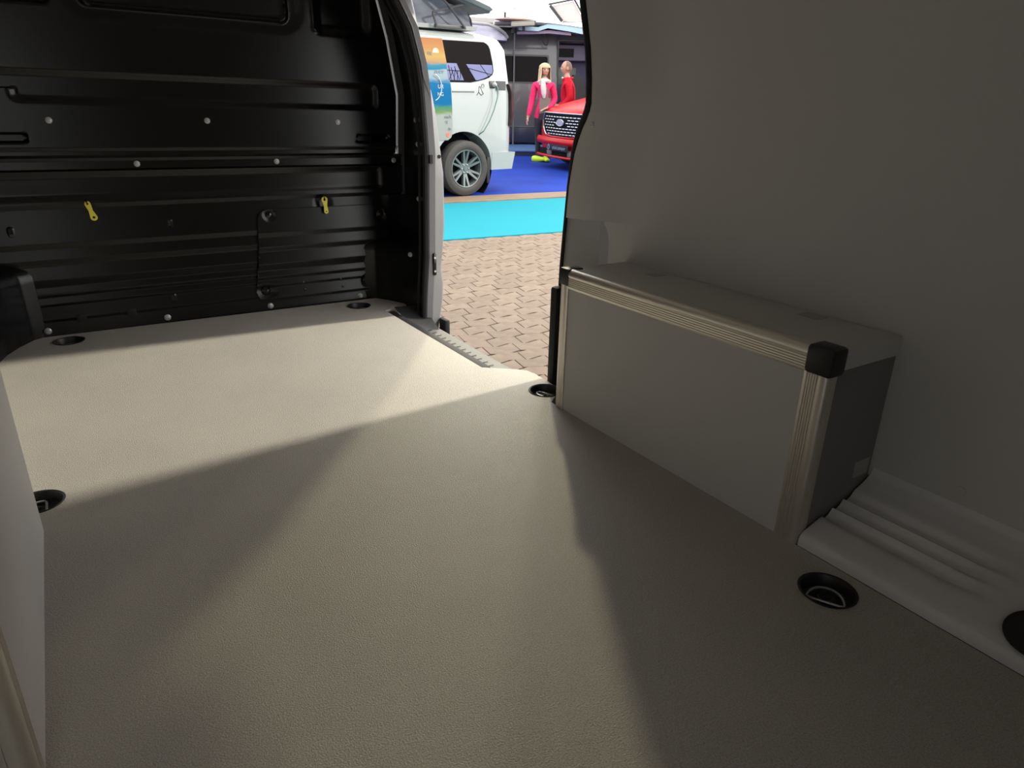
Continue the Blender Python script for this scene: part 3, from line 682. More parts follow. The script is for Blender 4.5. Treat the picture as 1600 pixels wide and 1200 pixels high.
MB().tube([(.475, -.05, 1.345), (.49, -.075, 1.31), (.485, -.07, 1.20), (.43, -.07, 1.05), (.36, -.07, .92), (.275, -.06, .80), (.245, -.01, .76), (.225, .06, .73), (.20, .16, .70)], .0075, 7).build('charging_cable', M_green, wv)
# tail lamp
MB().loft([[(.715, .035, 1.365), (.74, .015, 1.36), (.80, .06, 1.36), (.80, .12, 1.36)], [(.755, .035, 1.26), (.775, .008, 1.26), (.862, .07, 1.26), (.87, .16, 1.26)], [(.765, .035, 1.0), (.785, .006, 1.0), (.872, .07, 1.0), (.88, .16, 1.0)], [(.755, .035, .85), (.775, .010, .85), (.85, .07, .85), (.865, .16, .85)]]).build('tail_lamp', M_lamp, wv)
MB().box((.60, .02, .46), (.86, .03, .475)).build('bumper_reflector', M_inkr, wv)
# pop-up roof: seat rail, canvas, lid, scissor struts
MB().loft([[(X, .20, 1.965), (X, .18, 2.01), (X, 1.74, 2.01), (X, 1.72, 1.965)] for X in (-2.3, .30, .34)]).build('roof_seat', M_whitepl, wv)
cb = MB()
def canvas_fn(u, v):
    X = -2.2+2.50*u; top = 2.16+.62*(0.34-X)/2.5
    z = 2.005+(top-2.005)*v
    puck = .035*math.sin(v*PI)*(1+.5*math.sin(X*9+v*3))+.012*math.sin(X*23+v*7)*math.sin(v*PI)
    return (X-.05*v*(u**8), .22+puck+.03*v, z)
cb.grid(canvas_fn, 80, 16)
cb.grid(lambda u, v: (.30+.02*math.sin(v*PI)-.05*v, .22+.03*v+1.45*u, 2.005+.165*v), 20, 6)
cb.grid(lambda u, v: (lambda p: (p[0], 1.92-p[1], p[2]))(canvas_fn(u, v)), 40, 6)
cb.build('tent_canvas', M_canvas, wv, smooth=80)
def lid_ring(X, z, ins): return [(X, ins+.10, z), (X, ins+.02, z+.02), (X, ins+.03, z+.09), (X, ins+.18, z+.16), (X, .96, z+.19), (X, 1.74-ins, z+.16), (X, 1.89-ins, z+.09), (X, 1.90-ins, z+.02), (X, 1.82-ins, z)]
MB().loft([lid_ring(-2.4, 2.83, 0), lid_ring(-.8, 2.49, 0), lid_ring(.25, 2.255, .0), lid_ring(.44, 2.210, .02), lid_ring(.53, 2.186, .08), [(p[0], p[1], 2.20+(p[2]-2.18)*.5) for p in lid_ring(.565, 2.18, .18)]]).build('roof_lid', M_whitepl, wv)
MB().loft([[(X, .16, z-.022), (X, .14, z), (X, 1.76, z), (X, 1.74, z-.022)] for X, z in ((-2.4, 2.83), (.46, 2.205), (.52, 2.192))]).build('lid_underside', M_grey, wv)
MB().box((-.305, .135, 1.968), (.145, .165, 2.005), bev=.004).build('strut_rail', M_charc, wv)
for pts in ([(-.29, .13, 1.985), (-.345, .125, 2.125)], [(-.345, .125, 2.125), (-.10, .13, 2.19), (.10, .14, 2.235)], [(.115, .12, 1.985), (-.095, .115, 2.185), (-.35, .11, 2.39)]):
    MB().tube(pts, .013, 6).build('strut', M_charc, wv)

# ------------------------------------------------------------------ red van, front towards the aisle
M_red = mat('red_car_paint', (0.40, 0.006, 0.008), 0.3, spec=0.22, var=0.03)
M_chrome = mat('chrome', (0.525, 0.525, 0.532), 0.15, metal=0.9, var=0.03)
M_emb = mat('emblem_blue', (0.231, 0.245, 0.364), 0.25, var=0.05)
M_plink = mat('plate_ink', (0.175, 0.231, 0.336), .5, var=.03)
M_plate = mat('dark_plate', (0.016, 0.016, 0.026), 0.6, spec=.12, var=0.05)
rang = math.atan2(-.84, .54)
# local frame: x to the viewer's right along the front, y back into the van, z up
RM = frame(.74, 12.40, rang, .02)
rv = thing('red_van', 'red van with black slotted grille and oval badge', 'van', RM)
def rr(b, w, z0, z1, e=4.0, n=40):
    ring = []
    for i in range(n):
        a = 2*PI*i/n; c, s_ = math.cos(a), math.sin(a)
        ring.append((w*math.copysign(abs(c)**(2/e), c), b, (z0+z1)/2+(z1-z0)/2*math.copysign(abs(s_)**(2/e), s_)))
    return ring
def nose(b, w, z0, z1):
    ring = rr(b, w, z0, z1)
    return [(x, y+.16*(x/.95)**2*(1 if b < 1 else 0), z) for x, y, z in ring]
MB().loft([nose(.05, .50, .32, .84), nose(.03, .74, .235, .925), nose(.075, .86, .21, .975), nose(.18, .925, .205, 1.02), nose(.42, .945, .21, 1.085), nose(.98, .955, .22, 1.20), rr(1.18, .95, .22, 1.25), rr(1.75, .93, .25, 1.90), rr(2.2, .94, .25, 1.96), rr(4.6, .94, .28, 1.96), rr(4.85, .86, .35, 1.80)]).build('body', M_red, rv, smooth=50)
def face_b(x): return -.012+.16*(x/.95)**2
def gx(z): return interp([(.535, .36), (.56, .46), (.62, .54), (.70, .585), (.80, .595), (.88, .57), (.915, .54)], z)
gr = MB().grid(lambda u, v: (lambda z: (lambda x: (x, face_b(x)-.004+.05*max(0, z-.86)*4*.2, z))((2*u-1)*gx(z)))(.535+.38*v), 30, 14).build('grille', M_dark, rv, smooth=60)
MB().tube([(x, face_b(x)-.004, z) for x, z in [(-gx(.535+.38*i/16), .535+.38*i/16) for i in range(17)]], .012, 6).build('grille_frame', M_chrome, gr)
MB().tube([(x, face_b(x)-.008, .922) for x in [-.55+.1*i for i in range(12)]], .010, 6).build('grille_frame', M_chrome, gr)
MB().tube([(x, face_b(x)-.010, .540+.09*max(0, abs(x)-.30)*2) for x in [-.44+.08*i for i in range(12)]], .014, 6).build('grille_frame', M_red, gr)
slot = MB().box((-.036, -.006, -.0085), (.036, .006, .0085), bev=.003).mesh('grille_bar', M_chrome)
for r in range(7):
    z = .585+.046*r
    for k in range(-6, 7):
        x = k*.092+(.046 if r % 2 else 0)
        if abs(x) > gx(z)-.05 or (abs(x) < .14 and abs(z-.775) < .06): continue
        link('grille_bar', slot, gr, T(x, face_b(x)-.008, z) @ Matrix.Rotation(2*.16*x/.9, 4, 'Z'))
em = MB().lathe([(1, 0), (1, .018), (.93, .024), (.90, .018), (.02, .018)], 36, M=T(0, face_b(0)-.006, .775) @ Matrix(((.112, 0, 0, 0), (0, 0, -1, 0), (0, .058, 0, 0), (0, 0, 0, 1)))).build('badge', M_chrome, gr)
MB().lathe([(1, 0), (1, .002), (.02, .002)], 36, M=T(0, face_b(0)-.0235, .775) @ Matrix(((.098, 0, 0, 0), (0, 0, -1, 0), (0, .047, 0, 0), (0, 0, 0, 1)))).build('badge_field', M_emb, em)
text('lettering', 'Ford', .068, M_inkw, em, T(0, face_b(0)-.027, .775) @ SM @ Matrix.Rotation(0, 4, 'Z'), .001)
# bumper: upper lip, plate holder, lower opening, splitter
MB().grid(lambda u, v: (lambda x: (x, face_b(x)-.010-.035*math.sin(v*PI)**.6, .405+.125*v))((2*u-1)*.80), 30, 8).build('bumper_bar', M_red, rv, smooth=60)
MB().grid(lambda u, v: (lambda x: (x, face_b(x)+.002, .235+.10*v))((2*u-1)*.74), 30, 4).build('lower_opening', M_dark, rv)
MB().tube([(x, face_b(x)-.02, .215) for x in [-.80+.1*i for i in range(17)]], .022, 8).build('lower_lip', M_red, rv)
for x in (-.30, .30): MB().box((x-.07, face_b(x)-.03, .235), (x+.07, face_b(x)+.02, .335), bev=.01).build('lower_vane', M_grey, rv)
pl = MB().box((-.30, face_b(0)-.062, .318), (.30, face_b(0)-.045, .425), bev=.004).build('number_plate', M_plate, rv)
text('lettering', 'stiel.camper', .078, M_plink, pl, T(.055, face_b(0)-.0635, .372) @ SM, .0006)
MB().tube([(-.245+.032*math.cos(2*PI*i/16), face_b(0)-.064, .372+.040*math.sin(2*PI*i/16)) for i in range(16)], .005, 5, closed=True).build('round_logo', M_plink, pl)
MB().tube([(-.245+.012*math.sin(i*.9), face_b(0)-.064, .345+.011*i) for i in range(6)], .004, 5).build('round_logo', M_plink, pl)
# head lamps, windscreen, wheels
for s in (-1, 1):
    MB().grid(lambda u, v: (lambda x: (s*x, face_b(x)+.012, .80+.11*v-.03*u))(.60+.28*u), 8, 4).build('head_lamp', M_lamp, rv)
    w_ = link('wheel', None, rv, T(s*.86, .92, .33) @ Matrix.Rotation(R(90), 4, 'Y'))
    MB().lathe([(.20, -.11), (.31, -.11), (.335, -.08), (.335, .08), (.31, .11), (.20, .11)], 32).build('tyre', M_tyre, w_)
    MB().lathe([(.21, .0), (.21, .112), (.10, .10), (.02, .115)], 24, caps=False).build('rim', M_rim, w_)
MB().grid(lambda u, v: ((2*u-1)*(.86-.08*v), 1.17+.56*v-.01, 1.27+.58*v), 8, 6).build('windscreen', M_glass, rv)

# ------------------------------------------------------------------ grey high-roof van on the stage
M_dgrey = mat('graphite_paint', (0.07084, 0.07084, 0.07392), 0.28, spec=0.5, var=0.03, coat=0.4)
M_lav = mat('lavender_interior', (0.1971, 0.191, 0.3388), 0.6, var=0.12, vscale=2)
M_lav2 = mat('lavender_light', (0.3696, 0.3696, 0.5236), 0.5, var=0.05)
DM = frame(0, 16.2, R(4), .135)
dv = thing('camper_van', 'dark grey high camper van with open side door behind couple', 'van', DM)
def dsec(X, zb=.03, zt=2.36): return [(X, .06, zb), (X, .0, .18), (X, -.01, .95), (X, .0, 1.20), (X, .05, 1.75), (X, .10, 2.05), (X, .20, zt-.07), (X, .40, zt), (X, 1.6, zt), (X, 1.8, zt-.07), (X, 1.95, 1.2), (X, 1.98, .2), (X, 1.9, zb)]
def open_sec(X): return [(X, 1.5, .03), (X, 1.5, .18)]
MB().loft([dsec(-3.2, .1, 2.1), dsec(-3.0), dsec(-1.5), dsec(.0), dsec(.83)]).build('body', M_dgrey, dv, smooth=35)
MB().loft([dsec(1.98), dsec(3.0), dsec(3.2, .1, 2.2)]).build('front_body', M_dgrey, dv, smooth=35)
MB().loft([[(X, .08, 2.10), (X, .20, 2.29), (X, .40, 2.36), (X, 1.6, 2.36), (X, 1.8, 2.29), (X, 1.8, 2.10)] for X in (.82, 2.0)]).build('roof', M_dgrey, dv, smooth=35)
MB().box((.82, .0, .03), (2.0, 1.9, .30)).build('floor_sill', M_dgrey, dv)
MB().box((.82, 1.45, .30), (2.0, 1.50, 2.12)).build('interior_wall', M_lav, dv)
MB().box((.84, 1.05, 1.75), (2.0, 1.45, 2.08), bev=.03).build('overhead_locker', M_lav2, dv)
MB().box((.98, 1.035, 1.82), (1.32, 1.05, 2.0)).build('locker_panel', M_glass, dv)
MB().box((.95, 1.43, 1.25), (1.45, 1.45, 1.62), bev=.01).build('rear_window', mat('green_window', (.30, .40, .38), .3), dv)
st_ = MB().loft([[(X+1.35, .5+y_, z_) for X, y_ in ((-w_, 0), (-w_, .25), (w_, .25), (w_, 0))] for z_, w_ in ((.30, .22), (.75, .24), (.80, .24), (1.15, .22), (1.38, .12), (1.45, .08))]).build('seat', M_charc, dv)
fr = MB()
for a, b in (((.835, .01, .30), (.835, .05, 2.10)), ((.835, .05, 2.12), (1.98, .05, 2.12)), ((1.98, .01, .30), (1.98, .05, 2.10))): fr.tube([a, b], .022, 6)
fr.build('door_frame', M_charc, dv)
MB().loft([[(.95, .02, 1.35), (.95, .02, 1.40), (1.0, .03, 1.42), (1.0, .03, 1.33)], [(1.0, .02, 1.3), (1.0, .02, 1.45), (1.02, .03, 1.45), (1.02, .03, 1.3)]]).build('door_catch', M_grey, dv)
def dy(z): return interp([(.18, .0), (.95, -.01), (1.2, .0), (1.75, .05), (2.05, .10)], z)
def dpan(nm, x0, x1, z0, z1, off, m, parent=dv, r=.04):
    pts = rrect(x0, z0, x1, z1, r, 4)
    return MB().prism(pts, -off, .002, mp=lambda x, z, k: (x, dy(z)+k, z)).build(nm, m, parent, smooth=0)
wf = dpan('window_frame', -.75, .645, 1.255, 1.825, .010, M_charc)
dpan('pane', -.71, .615, 1.29, 1.79, .014, M_glass, wf)
MB().tube([(-1.4+.2*i, dy(1.95)-.006, 1.95) for i in range(11)], .012, 6).build('side_crease', M_grey, dv)
MB().box((-3.0, -.022, .37), (.82, .0, .385)).build('side_moulding', M_grey, dv)
MB().box((-3.0, -.012, .05), (.82, .01, .36), bev=.01).build('side_skirt', M_navy, dv)  # navy puts the blue reflected in the sill into its colour
MB().tube([(-.12, -.12, 2.32), (-.115, -.12, 1.6), (-.11, -.14, .0)], .016, 6).build('awning_leg', M_grey, dv)
MB().tube([(.53+.06*math.cos(t_)+.035*math.sin(t_), -.03, 2.14-.13*math.sin(t_)) for t_ in [2*PI*i/18 for i in range(18)]], .013, 6, closed=True).build('strap', M_rubber, dv)
for x_ in (-.12, 1.30): MB().lathe([(.07, 0), (.05, .10), (.035, .12), (.001, .12)], 12, M=T(x_, -.08, 2.22)).build('rack_foot', M_charc, dv)

# ------------------------------------------------------------------ boards, boxes and hatch above the grey van
M_brown = mat('brown_board', (0.2218, 0.117, 0.08008), .4, var=.08)
M_beige = mat('beige_board', (0.2587, 0.2464, 0.2094), .5, var=.05)
M_sky = mat('pale_blue_board', (0.2587, 0.3819, 0.4558), .35, var=.05)
M_pinkw = mat('mauve_shade', (0.2341, 0.1848, 0.2587), .4, var=.1)
M_wht = mat('white_gelcoat', (0.5051, 0.4928, 0.4682), .3, var=.02)
def board(name, x0, x1, zc0, zc1, w, th, y, m, label, cat, crown=.5, group=None):
    """lens-shaped hull with rounded ends, real width w in depth"""
    rings = []
    for i in range(25):
        t = i/24; x = x0+(x1-x0)*t; k = max(.04, (1-(2*t-1)**4)**.5 if crown > .7 else (1-abs(2*t-1)**2.2)**.6)
        zc = zc0+(zc1-zc0)*t
        rings.append([(x, w/2*k*math.cos(a), zc+th/2*k*math.sin(a)) for a in [2*PI*j/14 for j in range(14)]])
    o = MB().loft(rings).build(name, m, None, frame(0, y, R(4), 0), smooth=60)
    return tag(o, label, cat, group)
# carrier the boards lie on
awn = thing('roof_awning', 'long white curved roof awning with pale blue underside on grey van', 'awning', frame(0, 16.35, R(4), 0))
def aw(X, top, bot): return [(X, -.35, bot+.02), (X, -.42, (top+bot)/2), (X, -.30, top-.03), (X, .3, top), (X, 1.0, top), (X, 1.0, bot+.1), (X, .0, bot)]
MB().loft([aw(-.55, 2.60, 2.50), aw(-.2, 2.635, 2.50), (aw(.2, 2.63, 2.50)), aw(.6, 2.60, 2.49), aw(1.2, 2.53, 2.45), aw(2.2, 2.42, 2.36)]).build('shell', M_wht, awn, smooth=50)
MB().loft([[(x_, -.44, z_), (x_, -.40, z_+h_), (x_, .3, z_+h_), (x_, .3, z_)] for x_, z_, h_ in ((-.05, 2.40, .08), (.35, 2.39, .075), (.55, 2.45, .08), (1.0, 2.40, .12), (1.25, 2.36, .12), (2.0, 2.30, .10))]).build('underside', M_sky, awn, smooth=50)
MB().loft([[(x_, -.38, z_), (x_, -.36, z_+h_), (x_, .3, z_+h_), (x_, .3, z_)] for x_, z_, h_ in ((-.08, 2.33, .05), (.25, 2.34, .055), (.6, 2.36, .06), (1.05, 2.33, .06))]).build('underside_shade', M_pinkw, awn, smooth=50)  # added strip, its mauve stands for the shading under the awning
board('surfboard', -.52, .34, 2.575, 2.56, .5, .085, 15.75, M_brown, 'brown surfboard lying on roof of dark grey van', 'surfboard')
bp_ = thing('roof_panel', 'small beige tilted panel in front of brown surfboard', 'panel', frame(.075, 15.45, R(4), 2.485) @ Matrix.Rotation(R(-4), 4, 'Y'))
MB().box((-.245, -.06, -.042), (.215, .25, .036), bev=.008).build('board', M_beige, bp_); MB().box((-.25, -.065, .036), (.22, .26, .046), bev=.003).build('edge_strip', M_whitepl, bp_)
MB().tube([(0, .05, -.04), (0, .1, -.12)], .03, 8).build('bracket', M_charc, bp_)
pod = thing('roof_pod', 'rounded pale lavender roof pod behind raised canvas roof', 'roof box', frame(-.72, 16.0, R(4), 2.20))
MB().loft([[(x_, -.35*k_, .0), (x_, -.35*k_, .10*k_+.02), (x_, -.25*k_, .26*k_+.03), (x_, .3*k_, .29*k_+.03), (x_, .8, .0)] for x_, k_ in ((-1.4, 1), (-.25, 1.0), (.05, .93), (.25, .78), (.38, .55), (.45, .3))]).build('shell', mat('lavender_shell', (0.345, 0.345, 0.4435), .3, var=.04), pod, smooth=60)
MB().tube([(-1.4, -.36, .27), (-.25, -.36, .29), (.05, -.335, .275), (.25, -.29, .22), (.40, -.20, .13), (.46, -.1, .06)], .03, 8).build('rim', M_whitepl, pod)
far = thing('parked_camper', 'long grey sloping camper roof in background below the white ceiling', 'van', frame(0, 20.0, R(5), 0))
MB().loft([[(x_, 0, .3), (x_, .0, z_), (x_, .2, z_+.12), (x_, 1.9, z_+.12), (x_, 2.0, .3)] for x_, z_ in ((-4, 2.90), (-1.2, 2.82), (-.2, 2.80), (1.5, 2.66), (2.5, 2.52), (5, 2.45))]).build('body', mat('far_grey_shell', (0.2033, 0.1971, 0.191), .5, var=.05), far, smooth=40)
MB().tube([(-.40, -.1, 2.75), (-.40, -.1, 3.05)], .03, 6).build('aerial', M_charc, far)
MB().loft([[(x_, -.08, z_-h_), (x_, -.08, z_), (x_, .2, z_), (x_, .2, z_-h_)] for x_, z_, h_ in ((-.75, 2.78, .02), (-.45, 2.93, .10), (-.3, 2.95, .11), (-.05, 2.87, .03))]).build('fairing', M_charc, far)
ht = thing('roof_hatch', 'open black framed roof hatch with clear pane at top right', 'hatch', frame(.98, 16.9, R(4), 2.62) @ Matrix.Rotation(R(-2), 4, 'Y'))
q = [(-.32, .36), (.20, .44), (.42, .09), (.42, .04), (-.06, .02)]
def bar(a, b, r): return MB().tube([(a[0], -.02, a[1]), (b[0], -.02, b[1])], r, 4)
bar((-.33, .34), (-.06, .03), .045).build('frame_bar', M_charc, ht); bar((-.36, .36), (.20, .45), .024).build('frame_bar', M_charc, ht); bar((.20, .45), (.45, .06), .026).build('frame_bar', M_charc, ht); bar((-.06, .02), (.45, .02), .012).build('frame_bar', M_charc, ht)
MB().prism([(-.28, .33), (.19, .42), (.42, .05), (-.03, .03)], 0, .012, mp=lambda x, z, k: (x, .0+k, z)).build('pane', mat('clear_pane', (0.4928, 0.4558, 0.4435), .15, var=.05, vscale=3), ht)
cl_ = thing('ceiling_pendant', 'tiny pale pendant hanging against the white ceiling', 'pendant', frame(-.13, 17.0, 0, 2.55))
MB().tube([(0, 0, .0), (0, 0, 2.6)], .006, 5).build('rod', mat('pale_rod', (.75, .70, .66), .5), cl_); MB().lathe([(.002, .32), (.06, .34), (.06, .36), (.002, .40)], 14).build('cap', mat('pale_cap', (.55, .50, .46), .5), cl_)

# ------------------------------------------------------------------ two visitors
def skin_body(name, nodes, edges, mats, pick, parent, sub=2):
    keys = list(nodes); me = bpy.data.meshes.new(name)
    bm = bmesh.new(); lay = bm.verts.layers.skin.verify(); vs = {k: bm.verts.new(nodes[k][0]) for k in keys}
    for a, b in edges: bm.edges.new((vs[a], vs[b]))
    for k in keys:
        r_ = nodes[k][1]; vs[k][lay].radius = r_ if isinstance(r_, tuple) else (r_, r_)
    vs['pelvis'][lay].use_root = True
    bm.to_mesh(me); bm.free()
    o = link(name, me, parent)
    m1 = o.modifiers.new('s', 'SKIN'); m1.use_smooth_shade = True; m1.branch_smoothing = .3
    m2 = o.modifiers.new('d', 'SUBSURF'); m2.levels = sub; m2.render_levels = sub
    bpy.context.view_layer.update(); bake(o)
    o.data.materials.clear()
    for m in mats: o.data.materials.append(m)
    for p in o.data.polygons: p.material_index = pick(p.center); p.use_smooth = True
    return o
M_skin = mat('skin', (0.3819, 0.2094, 0.154), .55, var=.05); M_pink = mat('pink_quilted', (0.55, 0.022, 0.105), 0.6, spec=.15, var=0.12, vscale=25, stretch=(.3, .3, 2.2))
M_redj = mat('red_quilted', (0.42, 0.004, 0.018), 0.6, spec=.15, var=0.15, vscale=25, stretch=(.3, .3, 2.2)); M_trous = mat('black_trousers', (.012, .012, .02), .8, var=.1)
M_top = mat('taupe_knit', (0.1478, 0.117, 0.1047), .85, var=.1); M_scarf = mat('white_scarf', (0.462, 0.4312, 0.4312), .8, var=.1, vscale=20); M_blond = mat('blond_hair', (0.4558, 0.3203, 0.1848), .5, var=.15, vscale=25, stretch=(4, 4, 1)); M_hairg = mat('grey_brown_hair', (0.154, 0.098, 0.07), .7, var=.25, vscale=30)
M_lime = mat('lime_shoe', (0.434, 0.595, 0.014), .4, var=.05); M_lip = mat('lips', (.5, .14, .13), .5); M_eye = mat('eye_dark', (.02, .015, .015), .3); M_jeans = mat('dark_jeans', (.03, .035, .06), .8, var=.1)
def head_mesh(t, cx, cy, cz, face, hr=.082, skin=M_skin):
    """ovoid head with brow, nose, mouth, eyes and ears; face = heading of the gaze in the hall frame"""
    F = T(cx, cy, cz) @ Matrix.Rotation(face, 4, 'Z')      # local -y looks ahead
    def fn(u, v):
        th = PI*v; ph = 2*PI*u; r = math.sin(th)
        x = hr*.92*r*math.sin(ph); y = -hr*1.12*r*math.cos(ph); z = hr*1.42*math.cos(th)
        if z < 0: x *= 1-.30*(-z/(hr*1.42)); y *= 1-.12*(-z/(hr*1.42))
        fr_ = max(0, math.cos(ph))*r
        y -= .018*math.exp(-((x/.016)**2)-((z+.012)/.026)**2)*(fr_ > .2)      # nose
        y += .008*math.exp(-(((abs(x)-.032)/.016)**2)-((z-.018)/.014)**2)*(fr_ > .2)   # eye sockets
        y -= .005*math.exp(-((x/.03)**2)-((z+.055)/.010)**2)*(fr_ > .2)
        return (x, y, z)
    h = MB().grid(fn, 32, 24, cu=True).build('head', skin, t, F, smooth=80)
    for s in (-1, 1):
        MB().lathe([(.001, -.006), (.009, -.003), (.009, .003), (.001, .006)], 10, M=T(s*.031, -hr*1.02, .016) @ Matrix.Rotation(R(90), 4, 'X')).build('eye', M_eye, h)
        MB().lathe([(.002, -.008), (.018, -.004), (.026, .006), (.012, .010), (.002, .008)], 12, M=T(s*hr*.93, .008, -.004) @ Matrix.Rotation(R(90)*s, 4, 'Y') @ Matrix.Scale(1.25, 4, (1, 0, 0))).build('ear', skin, h)
    MB().tube([(-.022, -hr*.96, -.056), (0, -hr*1.03, -.058), (.022, -hr*.96, -.056)], [.003, .006, .003], 6).build('mouth', M_lip, h)
    return h, F
def hand_nodes(n, e, pre, wrist, down, out, fwd):
    """palm and five bent fingers of unequal length growing from the wrist"""
    d = Vector(down).normalized(); o_ = Vector(out).normalized(); f = Vector(fwd).normalized(); w = Vector(wrist)
    n[pre+'palm'] = ((w+d*.06)[:], (.030, .017)); e.append((pre+'wrist', pre+'palm'))
    for i, (sx, ln) in enumerate(((-.026, .050), (-.009, .066), (.009, .070), (.026, .062))):
        n[f'{pre}k{i}'] = ((w+d*.095+f*sx)[:], .0095); n[f'{pre}m{i}'] = ((w+d*(.095+ln*.6)+f*sx+o_*-.008)[:], .0085); n[f'{pre}t{i}'] = ((w+d*(.095+ln)+f*sx+o_*-.022)[:], .007)
        e += [(pre+'palm', f'{pre}k{i}'), (f'{pre}k{i}', f'{pre}m{i}'), (f'{pre}m{i}', f'{pre}t{i}')]
    n[pre+'th1'] = ((w+d*.055+f*.042)[:], .0105); n[pre+'th2'] = ((w+d*.095+f*.056-o_*.010)[:], .009)
    e += [(pre+'palm', pre+'th1'), (pre+'th1', pre+'th2')]
# woman in a pink jacket, turned a little to the right
PM = frame(.467, 13.85, 0, .02) @ Matrix.Scale(1.027, 4)
pw = thing('person', 'blond woman in pink quilted jacket and white scarf beside red van', 'person', PM)
n = {'pelvis': ((.02, 0, .90), (.16, .12)), 'waist': ((.01, 0, 1.03), (.145, .11)), 'chest': ((.0, 0, 1.20), (.165, .115)), 'collar': ((.0, .01, 1.335), (.105, .08)), 'neck': ((.0, .0, 1.42), .05), 'skull': ((.005, -.005, 1.50), .055),
     'l_sh': ((-.155, 0, 1.315), .072), 'l_el': ((-.205, .01, 1.05), .060), 'l_cuff': ((-.255, -.04, .83), .047), 'l_wrist': ((-.268, -.05, .79), .030),
     'r_sh': ((.155, .01, 1.315), .072), 'r_el': ((.215, .02, 1.07), .060), 'r_cuff': ((.12, -.13, .95), .047), 'r_wrist': ((.085, -.155, .94), .030),
     'l_hip': ((-.085, .0, .82), .098), 'l_knee': ((-.075, -.01, .46), .062), 'l_ank': ((-.07, .02, .09), .042), 'l_foot': ((-.05, -.10, .045), .040),
     'r_hip': ((.095, .0, .82), .098), 'r_knee': ((.10, -.01, .46), .062), 'r_ank': ((.10, .02, .09), .042), 'r_foot': ((.13, -.10, .045), .040)}
e = [('pelvis', 'waist'), ('waist', 'chest'), ('chest', 'collar'), ('collar', 'neck'), ('neck', 'skull'), ('collar', 'l_sh'), ('l_sh', 'l_el'), ('l_el', 'l_cuff'), ('l_cuff', 'l_wrist'), ('collar', 'r_sh'), ('r_sh', 'r_el'), ('r_el', 'r_cuff'), ('r_cuff', 'r_wrist'),
     ('pelvis', 'l_hip'), ('l_hip', 'l_knee'), ('l_knee', 'l_ank'), ('l_ank', 'l_foot'), ('pelvis', 'r_hip'), ('r_hip', 'r_knee'), ('r_knee', 'r_ank'), ('r_ank', 'r_foot')]
hand_nodes(n, e, 'l_', (-.268, -.05, .79), (-.2, -.15, -1), (-1, 0, 0), (.15, -1, 0)); hand_nodes(n, e, 'r_', (.085, -.155, .94), (-.85, -.45, -.25), (0, -.3, 1), (0, 1, .2))
def pick_w(c):
    if c.z > 1.385: return 2
    if c.x < -.19 and c.z < .80 and c.z > .5: return 2
    if c.x < .085 and c.y < -.14 and .85 < c.z < 1.02: return 2
    if c.z < .775: return 1
    if c.y < -.045 and -.045 < c.x < .085 and c.z < 1.25: return 3
    return 0
skin_body('body', n, e, [M_pink, M_trous, M_skin, M_top], pick_w, pw)
hd, HF = head_mesh(pw, .01, -.01, 1.555, R(18), .080)
def hair_fn(u, v):
    a = R(50)+R(260)*u; z = .122-.36*v
    top = sm(v/.30); r = .030+.073*math.sin(min(1, v/.30)*PI/2)
    wob = .006*math.sin(u*31)+.004*math.sin(u*17+v*9)
    fl = 1+.30*max(0, v-.45)
    return (r*fl*math.sin(a)*1.02+wob, -r*fl*math.cos(a)*1.08+.006+wob, z)
MB().grid(hair_fn, 48, 18).grid(lambda u, v: ((.1035*math.sin(PI*.5*v)*math.cos(2*PI*u)), (.108*math.sin(PI*.5*v)*math.sin(2*PI*u))+.010, .045+.082*math.cos(PI*.5*v)), 24, 8, cu=True).build('hair', M_blond, pw, HF, smooth=80)
MB().tube([(-.085, -.05, 1.36), (-.03, -.11, 1.39), (.04, -.11, 1.39), (.09, -.04, 1.37), (.05, .06, 1.40), (-.05, .06, 1.40)], .040, 10, closed=True).tube([(-.02, -.12, 1.37), (-.01, -.15, 1.28), (.0, -.155, 1.18), (.01, -.15, 1.10)], [.045, .050, .045, .02], 8).build('scarf', M_scarf, pw)
MB().loft([[(x+dx*.1, -.128-.02*(1-abs(dx)), z) for dx in (-1, 0, 1)]+[(x+dx*.1, -.10, z) for dx in (1, 0, -1)] for x, z in ((.03, 1.10), (.03, 1.0), (.035, .80))]).build('top', M_top, pw)
for xs, zz, rot in ((-.02, 0, -28), (.14, 0, 10)):
    MB().loft([[(w_*math.cos(a), y_, max(.0, .045+h_*math.sin(a))) for a in [2*PI*i/12 for i in range(12)]] for y_, w_, h_ in ((.10, .03, .045), (.06, .042, .06), (-.02, .040, .055), (-.11, .048, .040), (-.18, .044, .030), (-.215, .02, .015))]).build('shoe', M_lime, pw, T(xs-.06, -.06, 0) @ Matrix.Rotation(R(rot+90 if xs < 0 else rot), 4, 'Z'))
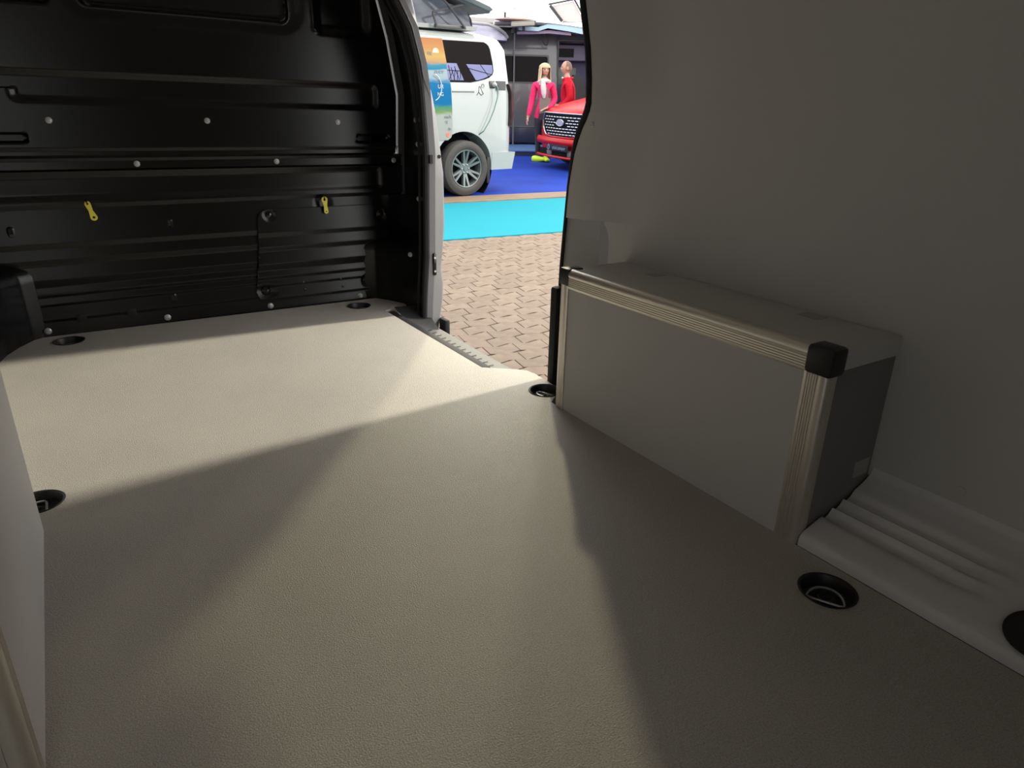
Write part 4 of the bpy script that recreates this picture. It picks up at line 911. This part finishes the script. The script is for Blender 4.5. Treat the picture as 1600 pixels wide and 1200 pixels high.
# man in a red jacket, in profile to the left
QM = frame(.925, 14.4, 0, .02)
pm = thing('person', 'man in red jacket seen in profile behind red van bonnet', 'person', QM)
n = {'pelvis': ((.05, 0, .95), (.17, .14)), 'waist': ((.05, 0, 1.09), (.175, .145)), 'chest': ((.03, 0, 1.27), (.185, .14)), 'collar': ((.02, .0, 1.43), (.11, .09)), 'neck': ((.0, .0, 1.52), .060), 'skull': ((-.01, 0, 1.60), .06),
     'l_sh': ((.03, -.17, 1.40), .078), 'l_el': ((.06, -.22, 1.12), .066), 'l_cuff': ((-.10, -.22, .98), .050), 'l_wrist': ((-.14, -.21, .98), .034),
     'r_sh': ((.03, .17, 1.40), .078), 'r_el': ((.06, .22, 1.12), .066), 'r_cuff': ((-.10, .22, .98), .050), 'r_wrist': ((-.14, .21, .98), .034),
     'l_hip': ((.05, -.09, .86), .105), 'l_knee': ((.02, -.09, .48), .068), 'l_ank': ((.05, -.09, .09), .046), 'l_foot': ((-.10, -.09, .05), .045),
     'r_hip': ((.05, .09, .86), .105), 'r_knee': ((.06, .09, .48), .068), 'r_ank': ((.10, .09, .09), .046), 'r_foot': ((-.05, .09, .05), .045)}
e = [('pelvis', 'waist'), ('waist', 'chest'), ('chest', 'collar'), ('collar', 'neck'), ('neck', 'skull'), ('collar', 'l_sh'), ('l_sh', 'l_el'), ('l_el', 'l_cuff'), ('l_cuff', 'l_wrist'), ('collar', 'r_sh'), ('r_sh', 'r_el'), ('r_el', 'r_cuff'), ('r_cuff', 'r_wrist'),
     ('pelvis', 'l_hip'), ('l_hip', 'l_knee'), ('l_knee', 'l_ank'), ('l_ank', 'l_foot'), ('pelvis', 'r_hip'), ('r_hip', 'r_knee'), ('r_knee', 'r_ank'), ('r_ank', 'r_foot')]
hand_nodes(n, e, 'l_', (-.14, -.21, .98), (-1, 0, .0), (0, -1, 0), (0, 0, 1)); hand_nodes(n, e, 'r_', (-.14, .21, .98), (-1, 0, .0), (0, 1, 0), (0, 0, 1))
skin_body('body', n, e, [M_redj, M_jeans, M_skin], lambda c: 2 if (c.z > 1.50 or (c.x < -.135 and .9 < c.z < 1.06)) else (1 if c.z < .87 else 0), pm)
hd, HF = head_mesh(pm, -.02, 0, 1.655, R(-82), .088)
MB().grid(lambda u, v: (lambda a, th: (.090*math.sin(th)*math.sin(a)*.96, -.106*math.sin(th)*math.cos(a)+.006, .128*math.cos(th)+.002))(R(75)+R(210)*u, R(12)+R(98)*v), 26, 14).build('hair', M_hairg, pm, HF, smooth=80)
MB().tube([(.02+.085*math.cos(2*PI*i/14), .085*math.sin(2*PI*i/14), 1.47+.012*math.cos(2*PI*i/14)) for i in range(14)], .028, 8, closed=True).build('collar', M_redj, pm)
MB().tube([(-.085, -.04, 1.49), (-.075, 0, 1.47), (-.085, .04, 1.49)], .018, 6).build('shirt_collar', M_scarf, pm)
